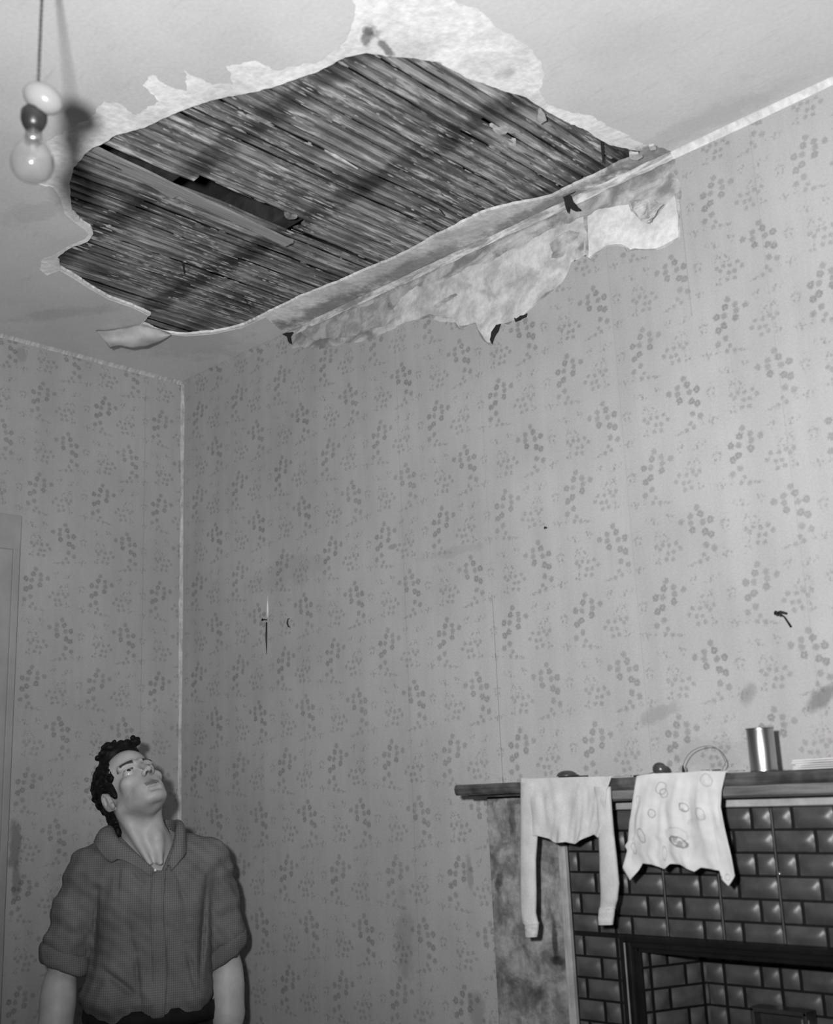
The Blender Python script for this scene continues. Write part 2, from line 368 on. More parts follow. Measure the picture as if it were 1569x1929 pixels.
# painted architrave at the left edge
ya = lx(35, 1040)[0]
tr = boxo('trim_1', (.0, ya-.11, 0), (.012, ya, 2.20), M_TRIMP, None, .003); tag(tr, kind='structure')
boxo('trim_bead', (.012, ya-.024, 0), (.018, ya-.004, 2.20), M_TRIMP, tr, .002)
tag(boxo('trim_2', (.0, ya-1.0, 2.20), (.012, ya, 2.30), M_TRIMP, None, .003), kind='structure')

# ------------------------------------------------------------------ laths above the hole
def lath_material():
    t = NT('old_lath_wood'); p = t.world(); s = t.sep(p); oi = t.n('ShaderNodeObjectInfo').outputs['Random']
    off = t.math('MULTIPLY', oi, 40.0)
    g = t.noise(t.comb(t.math('MULTIPLY', s[0], 300.0), t.math('MULTIPLY', s[1], 9.0), off), 1.0, 5, .7)
    b = t.noise(t.comb(t.math('MULTIPLY', s[0], 120.0), t.math('MULTIPLY', s[1], 11.0), off), 1.0, 4, .62)
    big = t.noise(t.comb(s[0], s[1]), 5.5, 4, .6)
    v = t.math('MULTIPLY', t.ramp(g, .25, .75, .45, 1.4), t.mix(oi, .13, .27))
    v = t.math('MULTIPLY', v, t.ramp(big, .35, .65, .6, 1.2))
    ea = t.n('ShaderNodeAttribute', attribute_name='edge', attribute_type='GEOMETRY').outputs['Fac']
    # lime plaster smears still on the wood
    lime = t.math('MULTIPLY', t.ramp(b, .50, .62, 0, 1), t.ramp(t.noise(t.comb(s[0], s[1], 7.0), 8, 4), .42, .60, .12, .95))
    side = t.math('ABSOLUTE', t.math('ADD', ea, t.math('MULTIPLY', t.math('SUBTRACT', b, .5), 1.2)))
    v = t.math('MULTIPLY', v, 1.4)
    v = t.mix(lime, v, .62)
    v = t.math('MULTIPLY', v, t.ramp(side, .35, .98, 1.0, .40))     # shading painted along both edges of every lath for ridge relief
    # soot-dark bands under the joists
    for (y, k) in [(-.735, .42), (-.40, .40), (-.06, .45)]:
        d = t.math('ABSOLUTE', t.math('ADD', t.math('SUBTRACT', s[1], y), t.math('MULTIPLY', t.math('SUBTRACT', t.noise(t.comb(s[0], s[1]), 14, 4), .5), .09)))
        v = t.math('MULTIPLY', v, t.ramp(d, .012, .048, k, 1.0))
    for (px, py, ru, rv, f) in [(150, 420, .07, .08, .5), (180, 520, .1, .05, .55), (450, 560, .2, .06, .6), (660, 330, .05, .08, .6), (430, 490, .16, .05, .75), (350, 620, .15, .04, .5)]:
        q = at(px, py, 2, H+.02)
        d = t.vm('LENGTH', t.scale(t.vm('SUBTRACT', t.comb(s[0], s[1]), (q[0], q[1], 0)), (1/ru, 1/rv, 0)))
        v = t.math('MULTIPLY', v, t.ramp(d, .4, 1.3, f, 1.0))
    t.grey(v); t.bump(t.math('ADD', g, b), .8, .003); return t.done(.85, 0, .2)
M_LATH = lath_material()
lt = tag(empty('lath_ceiling', (1.2, -.5, H+.02)), 'old wooden laths nailed in rows, exposed in the large ragged hole of the ceiling', 'laths')
rnd = random.Random(5)
def lath_mesh(x, y0, y1, wd, z, seed, th=.006, seg=26, sag=.003):
    vs = []; fs = []; rr = random.Random(seed); ph = rr.random()*9; tl = rr.uniform(-.10, .12)
    for i in range(seg+1):
        t = i/seg; y = y0+(y1-y0)*t
        dz = sag*noise.noise(V(y*6, ph, 0))-.0012*abs(math.sin(y*9)); dx = .004*noise.noise(V(y*3, ph, 5)); ww = wd*(1+.16*noise.noise(V(y*11, ph, 9)))
        e = .0022*noise.noise(V(y*50, ph, 2)); e2 = .0022*noise.noise(V(y*50, ph, 3))
        a, b = x+dx-ww/2+e, x+dx+ww/2+e2
        vs += [(a, y, z+dz+tl*ww), (b, y, z+dz-tl*ww), (b, y, z+dz-tl*ww+th), (a, y, z+dz+tl*ww+th)]
    for i in range(seg):
        a = i*4
        for k in range(4): fs.append((a+k, a+(k+1) % 4, a+4+(k+1) % 4, a+4+k))
    fs += [(3, 2, 1, 0), tuple(seg*4+k for k in range(4))]
    return vs, fs
hx = [p.x for p in hole]
x = min(hx)-.02; i = 0
def yspan(x):
    ys = []
    n = len(hole)
    for k in range(n):
        a, b = hole[k], hole[(k+1) % n]
        if (a.x-x)*(b.x-x) < 0: ys.append(a.y+(b.y-a.y)*(x-a.x)/(b.x-a.x))
    return (min(ys), max(ys)) if ys else (-.7, -.2)
while x < max(hx)+.03:
    wd = rnd.uniform(.020, .027); pitch = wd+rnd.uniform(.003, .009)
    y0, y1 = yspan(min(max(x, min(hx)+.003), max(hx)-.003))
    ys = [(y0-.10, min(y1+.10, -.002))]
    if 1.008 < x < 1.076: ys = [(y0-.10, -.96 if x < 1.045 else -.70), (-.39, min(y1+.1, -.002))]
    if .972 < x < .990: wd *= .8
    z = H+.0090+rnd.uniform(0, .002)
    for (a, b) in ys:
        vs, fs = lath_mesh(x, a, b, wd, z, i)
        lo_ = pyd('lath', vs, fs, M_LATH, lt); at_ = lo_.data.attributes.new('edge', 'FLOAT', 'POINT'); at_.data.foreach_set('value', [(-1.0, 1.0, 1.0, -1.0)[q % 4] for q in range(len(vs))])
    x += pitch; i += 1
M_JOIST = simple('sooty_joist', .035, .9, sc=20, var=.4)
for y in (-.735, -.40, -.05):
    bm = bmesh.new(); box(bm, (.2, y-.024, H+.031), (2.2, y+.024, H+.185), bev=.003); bmo('joist', bm, M_JOIST, lt)
# squeezed-through plaster nibs between the laths
vs = []; fs = []; rnd = random.Random(9)
def inside(px, py):
    c = False; n = len(hole)
    for k in range(n):
        a, b = hole[k], hole[(k+1) % n]
        if (a.y > py) != (b.y > py) and px < (b.x-a.x)*(py-a.y)/(b.y-a.y)+a.x: c = not c
    return c
ico = bmesh.new(); bmesh.ops.create_icosphere(ico, subdivisions=1, radius=1); icv = [v.co.copy() for v in ico.verts]; icf = [[v.index for v in f.verts] for f in ico.faces]; ico.free()
cnt = 0
while cnt < 900:
    px, py = rnd.uniform(.5, 1.9), rnd.uniform(-1.05, 0)
    if not inside(px, py) or noise.noise(V(px*5, py*5, 3)) < -.12+rnd.uniform(-.2, .2): continue
    if .995 < px < 1.085 and -.95 < py < -.39: continue
    L = rnd.choice([.006, .012, .02, .04]); r = rnd.uniform(.0012, .0028); b0 = len(vs)
    for v in icv:
        k = 1+rnd.uniform(-.3, .3); vs.append((px+v.x*r*k, py+v.y*L*k, H+.0082+v.z*r*.8*k))
    fs += [[q+b0 for q in f] for f in icf]; cnt += 1
t = NT('lime_nibs'); t.grey(t.mix(t.ramp(t.noise(t.world(), 25, 3), .35, .65), .08, .34)); M_NIB = t.done(.9)
tag(pyd('plaster_nibs', vs, fs, M_NIB, lt), kind='stuff')
# loose board hanging below the gap
def board(name, a, b, wd, th, m, seed=0, parent=None, seg=20):
    a, b = Vector(a), Vector(b); d = (b-a).normalized(); sx = d.cross(V(0, 0, 1)).normalized(); nz = sx.cross(d); vs = []; fs = []
    for i in range(seg+1):
        t = i/seg; p = a.lerp(b, t); k = 1+.14*noise.noise(V(t*7, seed, 0)); s = nz*.0015*noise.noise(V(t*5, seed, 4))
        vs += [p-sx*wd*k/2+s, p+sx*wd*k/2+s, p+sx*wd*k/2+nz*th+s, p-sx*wd*k/2+nz*th+s]
    for i in range(seg):
        q = i*4
        for k in range(4): fs.append((q+k, q+(k+1) % 4, q+4+(k+1) % 4, q+4+k))
    fs += [(3, 2, 1, 0), tuple(seg*4+k for k in range(4))]
    return pyd(name, vs, fs, m, parent)
t = NT('loose_board_wood'); s = t.sep(t.world())
g = t.noise(t.comb(t.math('MULTIPLY', s[0], 260.0), t.math('MULTIPLY', s[1], 6.0)), 1.0, 4, .6); t.grey(t.ramp(g, .3, .7, .20, .31)); t.bump(g, .5, .002); M_BOARD = t.done(.8)
p0 = at(172, 283, 2, H+.010); p1 = at(545, 461, 2, H-.012)
tag(board('loose_lath', p0, p1, .030, .006, M_BOARD, 2), 'loose pale wooden lath hanging slantwise below the dark gap in the ceiling hole', 'lath')
p0 = at(205, 300, 2, H+.012); p1 = at(330, 372, 2, H+.004)
tag(board('loose_lath', p0, p1, .020, .005, M_BOARD, 5), 'short slipped wooden lath lying beside the long loose lath in the ceiling hole', 'lath')

# scraps hanging in and around the hole
def scrap(name, pts, plane_z, drop, m, label, cat, th=.003, tilt=0.0, seed=1, group=None):
    """ragged flake: outline traced on the ceiling plane, one side hanging lower than the other"""
    q = [at(a, b, 2, plane_z) for a, b in pts]; c = sum(q)/len(q)
    P = rag([(p[0], p[1]) for p in q], .006, .0025, seed)
    tri = tessellate_polygon([[V(p.x, p.y, 0) for p in P]]); n = len(P); vs = []
    for sgn in (0, 1):
        for p in P:
            vs.append(V(p.x, p.y, plane_z-drop*.5-drop*((p.y-c[1])/.05*math.sin(tilt)+(p.x-c[0])/.05*math.cos(tilt))*.5+sgn*th+.002*noise.noise(V(p.x*40, p.y*40, seed))))
    fs = [tuple(t) for t in tri]+[tuple(i+n for i in t[::-1]) for t in tri]+[(i, (i+1) % n, (i+1) % n+n, i+n) for i in range(n)]
    bm = bmesh.new(); bv = [bm.verts.new(v) for v in vs]
    for f in fs:
        try: bm.faces.new([bv[i] for i in f])
        except ValueError: pass
    o = bmo(name, bm, m); tag(o, label, cat, group); return o
M_CHIP = simple('plaster_chip', .42, .9, sc=60, var=.25, bump=.5)
M_DKSCRAP = simple('dark_scrap', .018, .9, sc=60)
scrap('plaster_flake', [(1010, 225), (1016, 200), (1026, 212), (1029, 222), (1018, 231)], H-.004, .012, M_CHIP, 'pale plaster flake dangling at the upper right edge of the ceiling hole', 'plaster flake', .005, 0, 3)
scrap('plaster_flake', [(922, 236), (935, 231), (958, 238), (952, 248), (938, 249)], H+.012, .008, M_CHIP, 'lighter crust of plaster stuck on the laths in the upper right of the hole', 'plaster flake', .006, 1, 4)
scrap('plaster_flake', [(953, 259), (972, 262), (972, 272), (960, 271)], H+.012, .008, M_CHIP, 'small curled plaster crumb on the laths just below the lighter crust', 'plaster flake', .006, 1, 5)
scrap('plaster_flake', [(535, 404), (541, 401), (549, 406), (560, 407), (553, 411), (544, 412), (538, 409)], H+.006, .004, simple('dull_plaster', .2, .9, sc=60, var=.4), 'crumbly plaster lump at the far end of the dark gap between laths', 'plaster flake', .008, 1, 6)
scrap('plaster_flake', [(1185, 287), (1202, 285), (1210, 290), (1200, 297), (1188, 295)], H-.003, .012, M_CHIP, 'curled plaster crumb at the right-hand tip of the ceiling hole', 'plaster flake', .006, 1, 7)
scrap('plaster_flake', [(1222, 274), (1232, 271), (1236, 278), (1226, 281)], H-.003, .008, M_CHIP, 'tiny dark crumb beyond the right-hand tip of the ceiling hole', 'plaster flake', .005, 1, 8)
def splinter(a, b, r, m, label, za=.015, zb=-.03, k=3):
    A = at(*a, 2, H+za); B = at(*b, 2, H+zb); bm = bmesh.new()
    A, B = Vector(A), Vector(B); n = 6
    tube(bm, [A.lerp(B, i/n)+V(noise.noise(V(i, k, 0)), noise.noise(V(i, k, 4)), 0)*r*.8 for i in range(n+1)], [r*(1-.15*abs(i-2)) for i in range(n+1)], 6)
    tag(bmo('splinter', bm, m), label, 'splinter')
splinter((1134, 256), (1136, 306), .0038, M_DKSCRAP, 'dark splinter hanging across the laths at the right end of the hole', .012, -.012)
splinter((612, 282), (674, 318), .0045, M_CHIP, 'long pale splinter of plaster bent down from the middle of the laths', .014, .002, 5)
splinter((345, 492), (347, 516), .0030, M_DKSCRAP, 'short dark splinter poking down in the lower left laths', .014, -.006, 6)
splinter((455, 552), (472, 582), .0018, M_DKSCRAP, 'thin dark splinter near the lower edge of the hole', .014, .002, 7)
splinter((822, 386), (838, 406), .0026, M_DKSCRAP, 'small dark splinter in the lower right laths', .014, .002, 8)
def tatter(pts, depth_y, m, label, th=.002, seed=2, name='hanging_scrap'):
    """torn sheet hanging straight down: outline on a vertical plane parallel to the back wall"""
    q = [at(a, b, 1, depth_y) for a, b in pts]
    o = slab(name, [rag([(p[0], p[2]) for p in q], .005, .002, seed)], 1, depth_y, depth_y+th, m); tag(o, label, 'scrap'); return o
tatter([(1040, 345), (1050, 342), (1066, 346), (1072, 357), (1084, 360), (1073, 366), (1078, 380), (1086, 390), (1093, 395), (1080, 396), (1071, 390), (1070, 402), (1066, 392), (1062, 375), (1052, 362), (1046, 370), (1044, 358)],
       -.030, M_DKSCRAP, 'black torn scrap hanging over the top of the wall at right', seed=3)
tatter([(541, 538), (563, 537), (557, 544), (556, 560), (554, 568), (552, 558), (551, 546)], -.06, M_DKSCRAP, 'small dark tuft hanging at the lower edge of the ceiling hole', seed=4)
tatter([(395, 590), (420, 590), (412, 602), (405, 606), (401, 622), (396, 612)], -.10, M_DKSCRAP, 'dark ragged tuft near the lower left corner of the ceiling hole', seed=5)
tatter([(528, 628), (552, 626), (546, 634), (549, 648), (544, 645), (540, 634)], -.012, M_DKSCRAP, 'dark split scrap where the torn wallpaper starts near the corner', seed=6)
tatter([(922, 640), (925, 625), (934, 612), (942, 610), (938, 622), (930, 636), (926, 648)], -.006, M_DKSCRAP, 'dark curled tip of torn wallpaper on the wall, lower left one of two', seed=7, th=.004)
tatter([(968, 598), (972, 600), (980, 594), (992, 590), (990, 597), (978, 603), (970, 606)], -.006, M_DKSCRAP, 'dark curled edge of torn wallpaper on the wall, right one of two', seed=8, th=.004)
# peeled paint flap hanging under the ceiling, a curled sheet
def flap():
    top = [(180, 622), (205, 621), (235, 617), (262, 612), (300, 620), (320, 627)]
    bot = [(208, 657), (222, 652), (248, 657), (275, 655), (300, 645), (322, 632)]
    nu, nv = 26, 10; vs = []; fs = []
    def interp(L, t):
        f = t*(len(L)-1); i = min(int(f), len(L)-2); a = f-i; return (L[i][0]*(1-a)+L[i+1][0]*a, L[i][1]*(1-a)+L[i+1][1]*a)
    for i in range(nu+1):
        for j in range(nv+1):
            a = interp(top, i/nu); b = interp(bot, i/nu); t = j/nv
            drop = .004+.050*math.sin(t*math.pi*.55)*(1-.75*(i/nu)**2)
            q = at(a[0]+(b[0]-a[0])*t, a[1]+(b[1]-a[1])*t, 2, H-drop)
            vs.append((q[0], q[1], q[2]+.002*noise.noise(V(i*.4, j*.4, 0))))
    for i in range(nu):
        for j in range(nv):
            a = i*(nv+1)+j; fs.append((a, a+1, a+nv+2, a+nv+1))
    o = pyd('paint_flap', vs, fs, simple('paint_flap_back', .46, .8, sc=18, var=.2), None, True)
    md = o.modifiers.new('thick', 'SOLIDIFY'); md.thickness = .0015
    tag(o, 'peeled flap of ceiling paint curling down at the lower left edge of the hole', 'paint flap')
flap()
# torn wallpaper tongue on the wall at right
def tongue():
    q = [t4(*p) for p in [(1345, 195), (1362, 225), (1395, 270), (1420, 282), (1438, 278), (1460, 235), (1480, 208), (1440, 190), (1390, 185)]]
    P = rag([bx(*p) for p in q], .006, .003, 9)
    tri = tessellate_polygon([[V(p.x, p.y, 0) for p in P]]); c = sum(p.y for p in P)/len(P); zt = max(p.y for p in P)
    vs = [(p.x, -.003-.25*max(0, zt-p.y)*(.5+.5*noise.noise(V(p.x*60, p.y*60, 1))), p.y) for p in P]
    o = pyd('paper_tongue', vs, [tuple(t) for t in tri], plaster_mat('torn_paper', .25, .55, 45, None, (0, 2)))
    md = o.modifiers.new('thick', 'SOLIDIFY'); md.thickness = .001
    tag(o, 'torn tongue of paper peeling off the pale plaster below the right tip of the hole', 'torn paper')
tongue()

# ------------------------------------------------------------------ pendant lamp
PD = 1.65
def dp(u, v, d=PD): return Vector(CAM+ray(u, v)*(d/FPX))
pend = tag(empty('pendant_lamp', (dp(73, 205).x, dp(73, 205).y, H)), 'bare light bulb hanging on a twisted cord from the ceiling at upper left', 'lamp')
axp = dp(64, 260)
M_CORD = simple('fabric_flex', .07, .9, sc=200, var=.4)
cp = dp(72, 158)
bm = bmesh.new()
for ph in (0, math.pi):
    pts = []
    n = 90
    for i in range(n+1):
        z = cp.z+(H-.02-cp.z)*i/n; a = ph+(z-cp.z)*2*math.pi/.011
        pts.append((cp.x+.0014*math.cos(a), cp.y+.0014*math.sin(a), z))
    tube(bm, pts, .0016, 6)
bmo('cord', bm, M_CORD, pend, True)
bm = bmesh.new(); lathe(bm, [(.005, -.022), (.02, -.018), (.03, -.006), (.032, 0)], Matrix.Translation((cp.x, cp.y, H)), 24); bmo('ceiling_rose', bm, simple('rose_white', .6, .4), pend, True)
kc = dp(81, 185)
Mk = Matrix.Translation(kc)@Matrix(((ROT[0][0], ROT[0][1], ROT[0][2], 0), (ROT[1][0], ROT[1][1], ROT[1][2], 0), (ROT[2][0], ROT[2][1], ROT[2][2], 0), (0, 0, 0, 1)))@Matrix.Rotation(math.radians(-28), 4, 'Z')
bm = bmesh.new(); bmesh.ops.create_uvsphere(bm, u_segments=32, v_segments=20, radius=1, matrix=Mk@Matrix.Diagonal((.030, .0215, .024, 1)))
bmo('ball_adapter', bm, simple('glazed_white', .25, .25, spec=.5, var=.04), pend, True)
M_BAKE = simple('dark_bakelite', .02, .35, spec=.5)
hc = dp(64, 222)
bm = bmesh.new(); lathe(bm, [(.0, .016), (.014, .015), (.0185, .009), (.0185, -.004), (.0155, -.013), (.011, -.02)], Matrix.Translation(hc), 28); bmo('lamp_holder', bm, M_BAKE, pend, True)
bm = bmesh.new(); lathe(bm, [(.0115, .019), (.0115, -.003), (.0125, -.005), (.0118, -.010)], Matrix.Translation(dp(63, 255)+V(0, 0, -.002)), 24)
bmo('bulb_cap', bm, simple('brass_cap', .35, .35, .8, .5), pend, True)
bc = dp(61, 303)
prof = [(.0105, .050), (.012, .040), (.017, .029), (.0245, .018), (.0295, .006), (.0305, -.004), (.0285, -.015), (.022, -.0245), (.0125, -.0295), (.0015, -.031)]
pr = []
for i in range(len(prof)-1):
    for k in range(3):
        t = k/3; p_1 = prof[max(i-1, 0)]; p0_, p1_, p2_ = prof[i], prof[i+1], prof[min(i+2, len(prof)-1)]
        cr = lambda a, b, c, d: .5*((2*b)+(-a+c)*t+(2*a-5*b+4*c-d)*t*t+(-a+3*b-3*c+d)*t**3)
        pr.append((cr(p_1[0], p0_[0], p1_[0], p2_[0]), cr(p_1[1], p0_[1], p1_[1], p2_[1])))
pr.append(prof[-1])
bm = bmesh.new(); lathe(bm, pr, Matrix.Translation(bc), 48, capa=False)
g = NT('bulb_glass'); g.b.inputs['Base Color'].default_value = (.86, .86, .86, 1); g.b.inputs['Transmission Weight'].default_value = .94; g.b.inputs['IOR'].default_value = 1.5; g.b.inputs['Roughness'].default_value = .12; M_GLASS = g.m
o = bmo('glass_bulb', bm, M_GLASS, pend, True); md = o.modifiers.new('t', 'SOLIDIFY'); md.thickness = .0007; md.offset = -1
bm = bmesh.new(); tube(bm, [bc+V(0, 0, .046), bc+V(0, 0, .018)], [.005, .003], 10)
for a in (-1, 1): tube(bm, [bc+V(0, 0, .018), bc+V(.010*a, .004*a, .004)], .0005, 6)
tube(bm, [bc+V(.010*math.cos(k), .010*math.sin(k), .004+.002*math.cos(k*3)) for k in [i*.5-1.2 for i in range(11)]], .0005, 6)
bmo('filament_mount', bm, simple('glass_stem', .5, .3), pend, True)

# ------------------------------------------------------------------ fireplace
FY = -.05
fp = tag(empty('fireplace', (2.0, 0, 0)), 'fireplace of dark glazed tiles with black metal surround and stained pale side panel', 'fireplace')
def fxz(u, v, y=FY): p = at(u, v, 1, y); return p[0], p[2]
MX = 2.0
bx0, bx1 = fxz(1053, 1592)[0], fxz(1068, 1592)[0]
M_PANEL = None
ZM = at(1569, 1447, 1, -.14)[2]
t = NT('mottled_old_paint'); s = t.sep(t.world()); uv = t.comb(s[0], s[2])
a = t.noise(uv, 16, 6, .65, .5); b = t.noise(uv, 70, 5, .7); c = t.noise(t.scale(uv, (3, 1, 0)), 8, 4, .6)
v = t.mix(t.ramp(a, .35, .62), .13, .30); v = t.math('MULTIPLY', v, t.ramp(b, .3, .7, .75, 1.15)); v = t.math('MULTIPLY', v, t.ramp(c, .45, .7, 1, .65))
mk = []
for (px, py, ru, rv, an, f, en) in [(965, 1545, .012, .04, 0, .5, .5), (940, 1660, .014, .03, -.4, .35, .4), (1045, 1770, .010, .05, 0, .25, .3), (1050, 1810, .02, .012, 0, .3, .4), (1030, 1620, .03, .05, 0, .7, .6), (990, 1880, .06, .05, 0, .6, .7)]:
    q = fxz(px, py); mk.append((q[0], q[1], ru, rv, an, f, en))
v = smudges(t, uv, v, mk); t.grey(v); t.bump(t.math('ADD', a, b), .4, .003); M_PANEL = t.done(.7, 0, .3)
px0 = 1.261
for sgn, nm in ((1, 'side_panel'), (-1, 'side_panel')):
    a, b = (px0, bx0+.002) if sgn > 0 else (2*MX-bx0-.002, 2*MX-px0)
    boxo(nm, (a, FY, 0), (b, 0, ZM-.0245), M_PANEL, fp, .002)
# old cut-out chip in the panel next to the bead is a stain; the bead itself:
M_BEAD = simple('worn_bead_paint', .32, .6, sc=30, var=.2)
def vbead(x0, x1, z0, z1):
    bm = bmesh.new(); w_ = x1-x0
    box(bm, (x0, FY-.006, z0), (x0+w_*.42, -.01, z1), bev=.0018); box(bm, (x0+w_*.46, FY-.010, z0), (x1, -.01, z1), bev=.0022); return bm
bmo('beading', vbead(bx0, bx1, 0, 1.447), M_BEAD, fp); bmo('beading', vbead(2*MX-bx1, 2*MX-bx0, 0, 1.447), M_BEAD, fp)
# tile rows
Z0T = 1.4445; RH = .04065
M_TILE = None
t = NT('dark_glazed_tile'); s = t.obj(); t.grey(t.ramp(t.noise(t.world(), 30, 4), .3, .7, .052, .075)); t.bump(t.noise(t.world(), 60, 2), .06, .002); M_TILE = t.done(.38, 0, .38, 0)
M_GROUT = simple('tile_bed_black', .006, .5)
J0, TP = 1.703, .1203
def tiles(bm, p0, du, dn, length, z0, z1, ph=0.0, j0=J0, xstart=0.0, z0t=Z0T, hmax=.0088):
    """hipped bricks on a vertical strip from p0 along du; xstart = world offset of the joint lattice; dn = outward normal"""
    p0, du, dn = Vector(p0), Vector(du).normalized(), Vector(dn).normalized()
    rows = int(round((z0t-z0)/RH))+1
    for j in range(rows):
        za, zb = z0t-(j+1)*RH, z0t-j*RH
        za2, zb2 = max(za, z0), min(zb, z1)
        if zb2-za2 < .006: continue
        kk = int(math.floor((xstart-j0)/TP))-1
        while j0+kk*TP < xstart+length:
            s0 = j0+kk*TP-xstart
            order = [2, 1] if (j+kk) % 2 else [1, 2]
            u = s0
            for wd in order:
                a, b = u, u+wd*TP/3; u = b
                a2, b2 = max(a, 0), min(b, length)
                if b2-a2 < .006: continue
                g_ = .0023; A, B, ZA, ZB = a2+g_*1.5, b2-g_*1.5, za2+g_, zb2-g_
                nx, nz_ = (14 if wd == 2 else 10), 10; T = RH*.5; grid = []
                for ii in range(nx+1):
                    # denser near the edges
                    tx = .5-.5*math.cos(math.pi*ii/nx)
                    col = []
                    for jj in range(nz_+1):
                        tz = .5-.5*math.cos(math.pi*jj/nz_)
                        xx, zz = A+(B-A)*tx, ZA+(ZB-ZA)*tz
                        d1 = min(xx-A, B-xx); d2 = min(zz-ZA, ZB-zz)
                        d = -math.log(math.exp(-d1*260)+math.exp(-d2*260))/260; d = max(0, min(d, T))
                        hh = hmax*(1-(1-d/T)**1.6) if d1 > 1e-6 and d2 > 1e-6 else 0
                        p = p0+du*xx+dn*(.001+hh); p.z = zz; col.append(bm.verts.new(p))
                    grid.append(col)
                for ii in range(nx):
                    for jj in range(nz_): bm.faces.new((grid[ii][jj], grid[ii+1][jj], grid[ii+1][jj+1], grid[ii][jj+1]))
            kk += 1
FX0, FX1 = 1.594, 2*MX-1.594                 # metal frame outer
FZ = 1.2065
tl0, tl1 = bx1+.001, 2*MX-bx1-.001
def flip(bm): bmesh.ops.recalc_face_normals(bm, faces=bm.faces)
bm = bmesh.new(); tiles(bm, (tl0, FY, 0), (1, 0, 0), (0, -1, 0), tl1-tl0, FZ-.001, Z0T, xstart=tl0); bmo('tiled_front', bm, M_TILE, fp, True, recalc=False)
bm = bmesh.new(); tiles(bm, (tl0, FY, 0), (1, 0, 0), (0, -1, 0), FX0-tl0, 0, FZ-.003, xstart=tl0)
bmo('tiled_front', bm, M_TILE, fp, True, recalc=False)
bm = bmesh.new(); tiles(bm, (FX1, FY, 0), (1, 0, 0), (0, -1, 0), tl1-FX1, 0, FZ-.003, xstart=FX1)
bmo('tiled_front', bm, M_TILE, fp, True, recalc=False)
bm = bmesh.new(); box(bm, (tl0-.004, FY+.0003, 0), (FX0+.002, 0, 1.447)); box(bm, (FX1-.002, FY+.0003, 0), (tl1+.004, 0, 1.447)); box(bm, (FX0, FY+.0003, FZ-.005), (FX1, 0, 1.447)); bmo('tile_bed', bm, M_GROUT, fp)
# thin pale joint lines between the pressed tiles
bm = bmesh.new()
k = 0
for kk in range(-2, 8):
    X = J0+kk*TP
    if X < tl0+.01 or X > tl1-.01 or kk < -1: continue
    z0_ = FZ+.002 if FX0 < X < FX1 else 0
    if X < FX0+.05 and kk < 0: continue
    box(bm, (X-.0007, FY-.0022, z0_), (X+.0007, FY, Z0T-.003))
bmo('tile_joint', bm, simple('pale_joint', .12, .6), fp)
# metal frame, stepped
M_IRON = simple('black_enamel', .010, .22, spec=.6, var=.2, coat=.4)
def frame(bm, x0, x1, zt, wd, ya, yb, bev=.002):
    box(bm, (x0, ya, 0), (x0+wd, yb, zt), bev=bev); box(bm, (x1-wd, ya, 0), (x1, yb, zt), bev=bev); box(bm, (x0+wd*.5, ya, zt-wd), (x1-wd*.5, yb, zt), bev=bev)
bm = bmesh.new()
frame(bm, FX0, FX1, FZ, .013, FY-.012, FY+.03, .004)
frame(bm, FX0+.012, FX1-.012, FZ-.011, .013, FY-.004, FY+.03, .003)
frame(bm, FX0+.023, FX1-.023, FZ-.021, .012, FY+.006, FY+.03, .002)
bmo('metal_frame', bm, M_IRON, fp)
M_LIP = simple('edge_highlight', .55, .3, .6, .5)  # pale strips paint in the highlight along the frame edges
boxo('frame_lip', (FX0+.0125, FY-.0135, 0), (FX0+.0145, FY-.010, FZ-.014), M_LIP, fp, .0006); boxo('frame_lip', (FX1-.0145, FY-.0135, 0), (FX1-.0125, FY-.010, FZ-.014), M_LIP, fp, .0006)
# tiled recess
IX0, IX1 = FX0+.034, FX1-.034; BX0, BX1, BY = 1.687, 2*MX-1.687, .096
bm = bmesh.new(); L = math.hypot(BX0-IX0, BY-FY)
tiles(bm, (IX0, FY+.01, 0), (BX0-IX0, BY-FY-.01, 0), (BY-FY, -(BX0-IX0), 0), L, 0, 1.19, xstart=0, j0=.02, z0t=1.1849, hmax=.0075)
bmo('tiled_cheek', bm, M_TILE, fp, True, recalc=False)
bm = bmesh.new()
tiles(bm, (BX1, BY, 0), (IX1-BX1, -(BY-FY-.01), 0), (-(BY-FY), -(IX1-BX1), 0), L, 0, 1.19, xstart=0, j0=.02, z0t=1.1849, hmax=.0075)
bmo('tiled_cheek', bm, M_TILE, fp, True, recalc=False)
bm = bmesh.new()
tiles(bm, (BX0, BY, 0), (1, 0, 0), (0, -1, 0), BX1-BX0, 0, 1.19, xstart=BX0, j0=1.73, z0t=1.1849, hmax=.0080)
bmo('tiled_back', bm, M_TILE, fp, True, recalc=False)
bm = bmesh.new()
def quadwall(pa, pb):
    vs_ = [bm.verts.new((pa[0], pa[1], 0)), bm.verts.new((pb[0], pb[1], 0)), bm.verts.new((pb[0], pb[1], 1.195)), bm.verts.new((pa[0], pa[1], 1.195))]; bm.faces.new(vs_)
quadwall((IX0-.006, FY+.013), (BX0-.006, BY+.006)); quadwall((BX0-.006, BY+.006), (BX1+.006, BY+.006)); quadwall((BX1+.006, BY+.006), (IX1+.006, FY+.013))
o = bmo('recess_lining', bm, M_GROUT, fp); md = o.modifiers.new('t', 'SOLIDIFY'); md.thickness = .008; md.offset = 0
boxo('recess_lintel', (IX0-.01, FY+.01, 1.186), (IX1+.01, BY+.01, 1.199), M_IRON, fp)
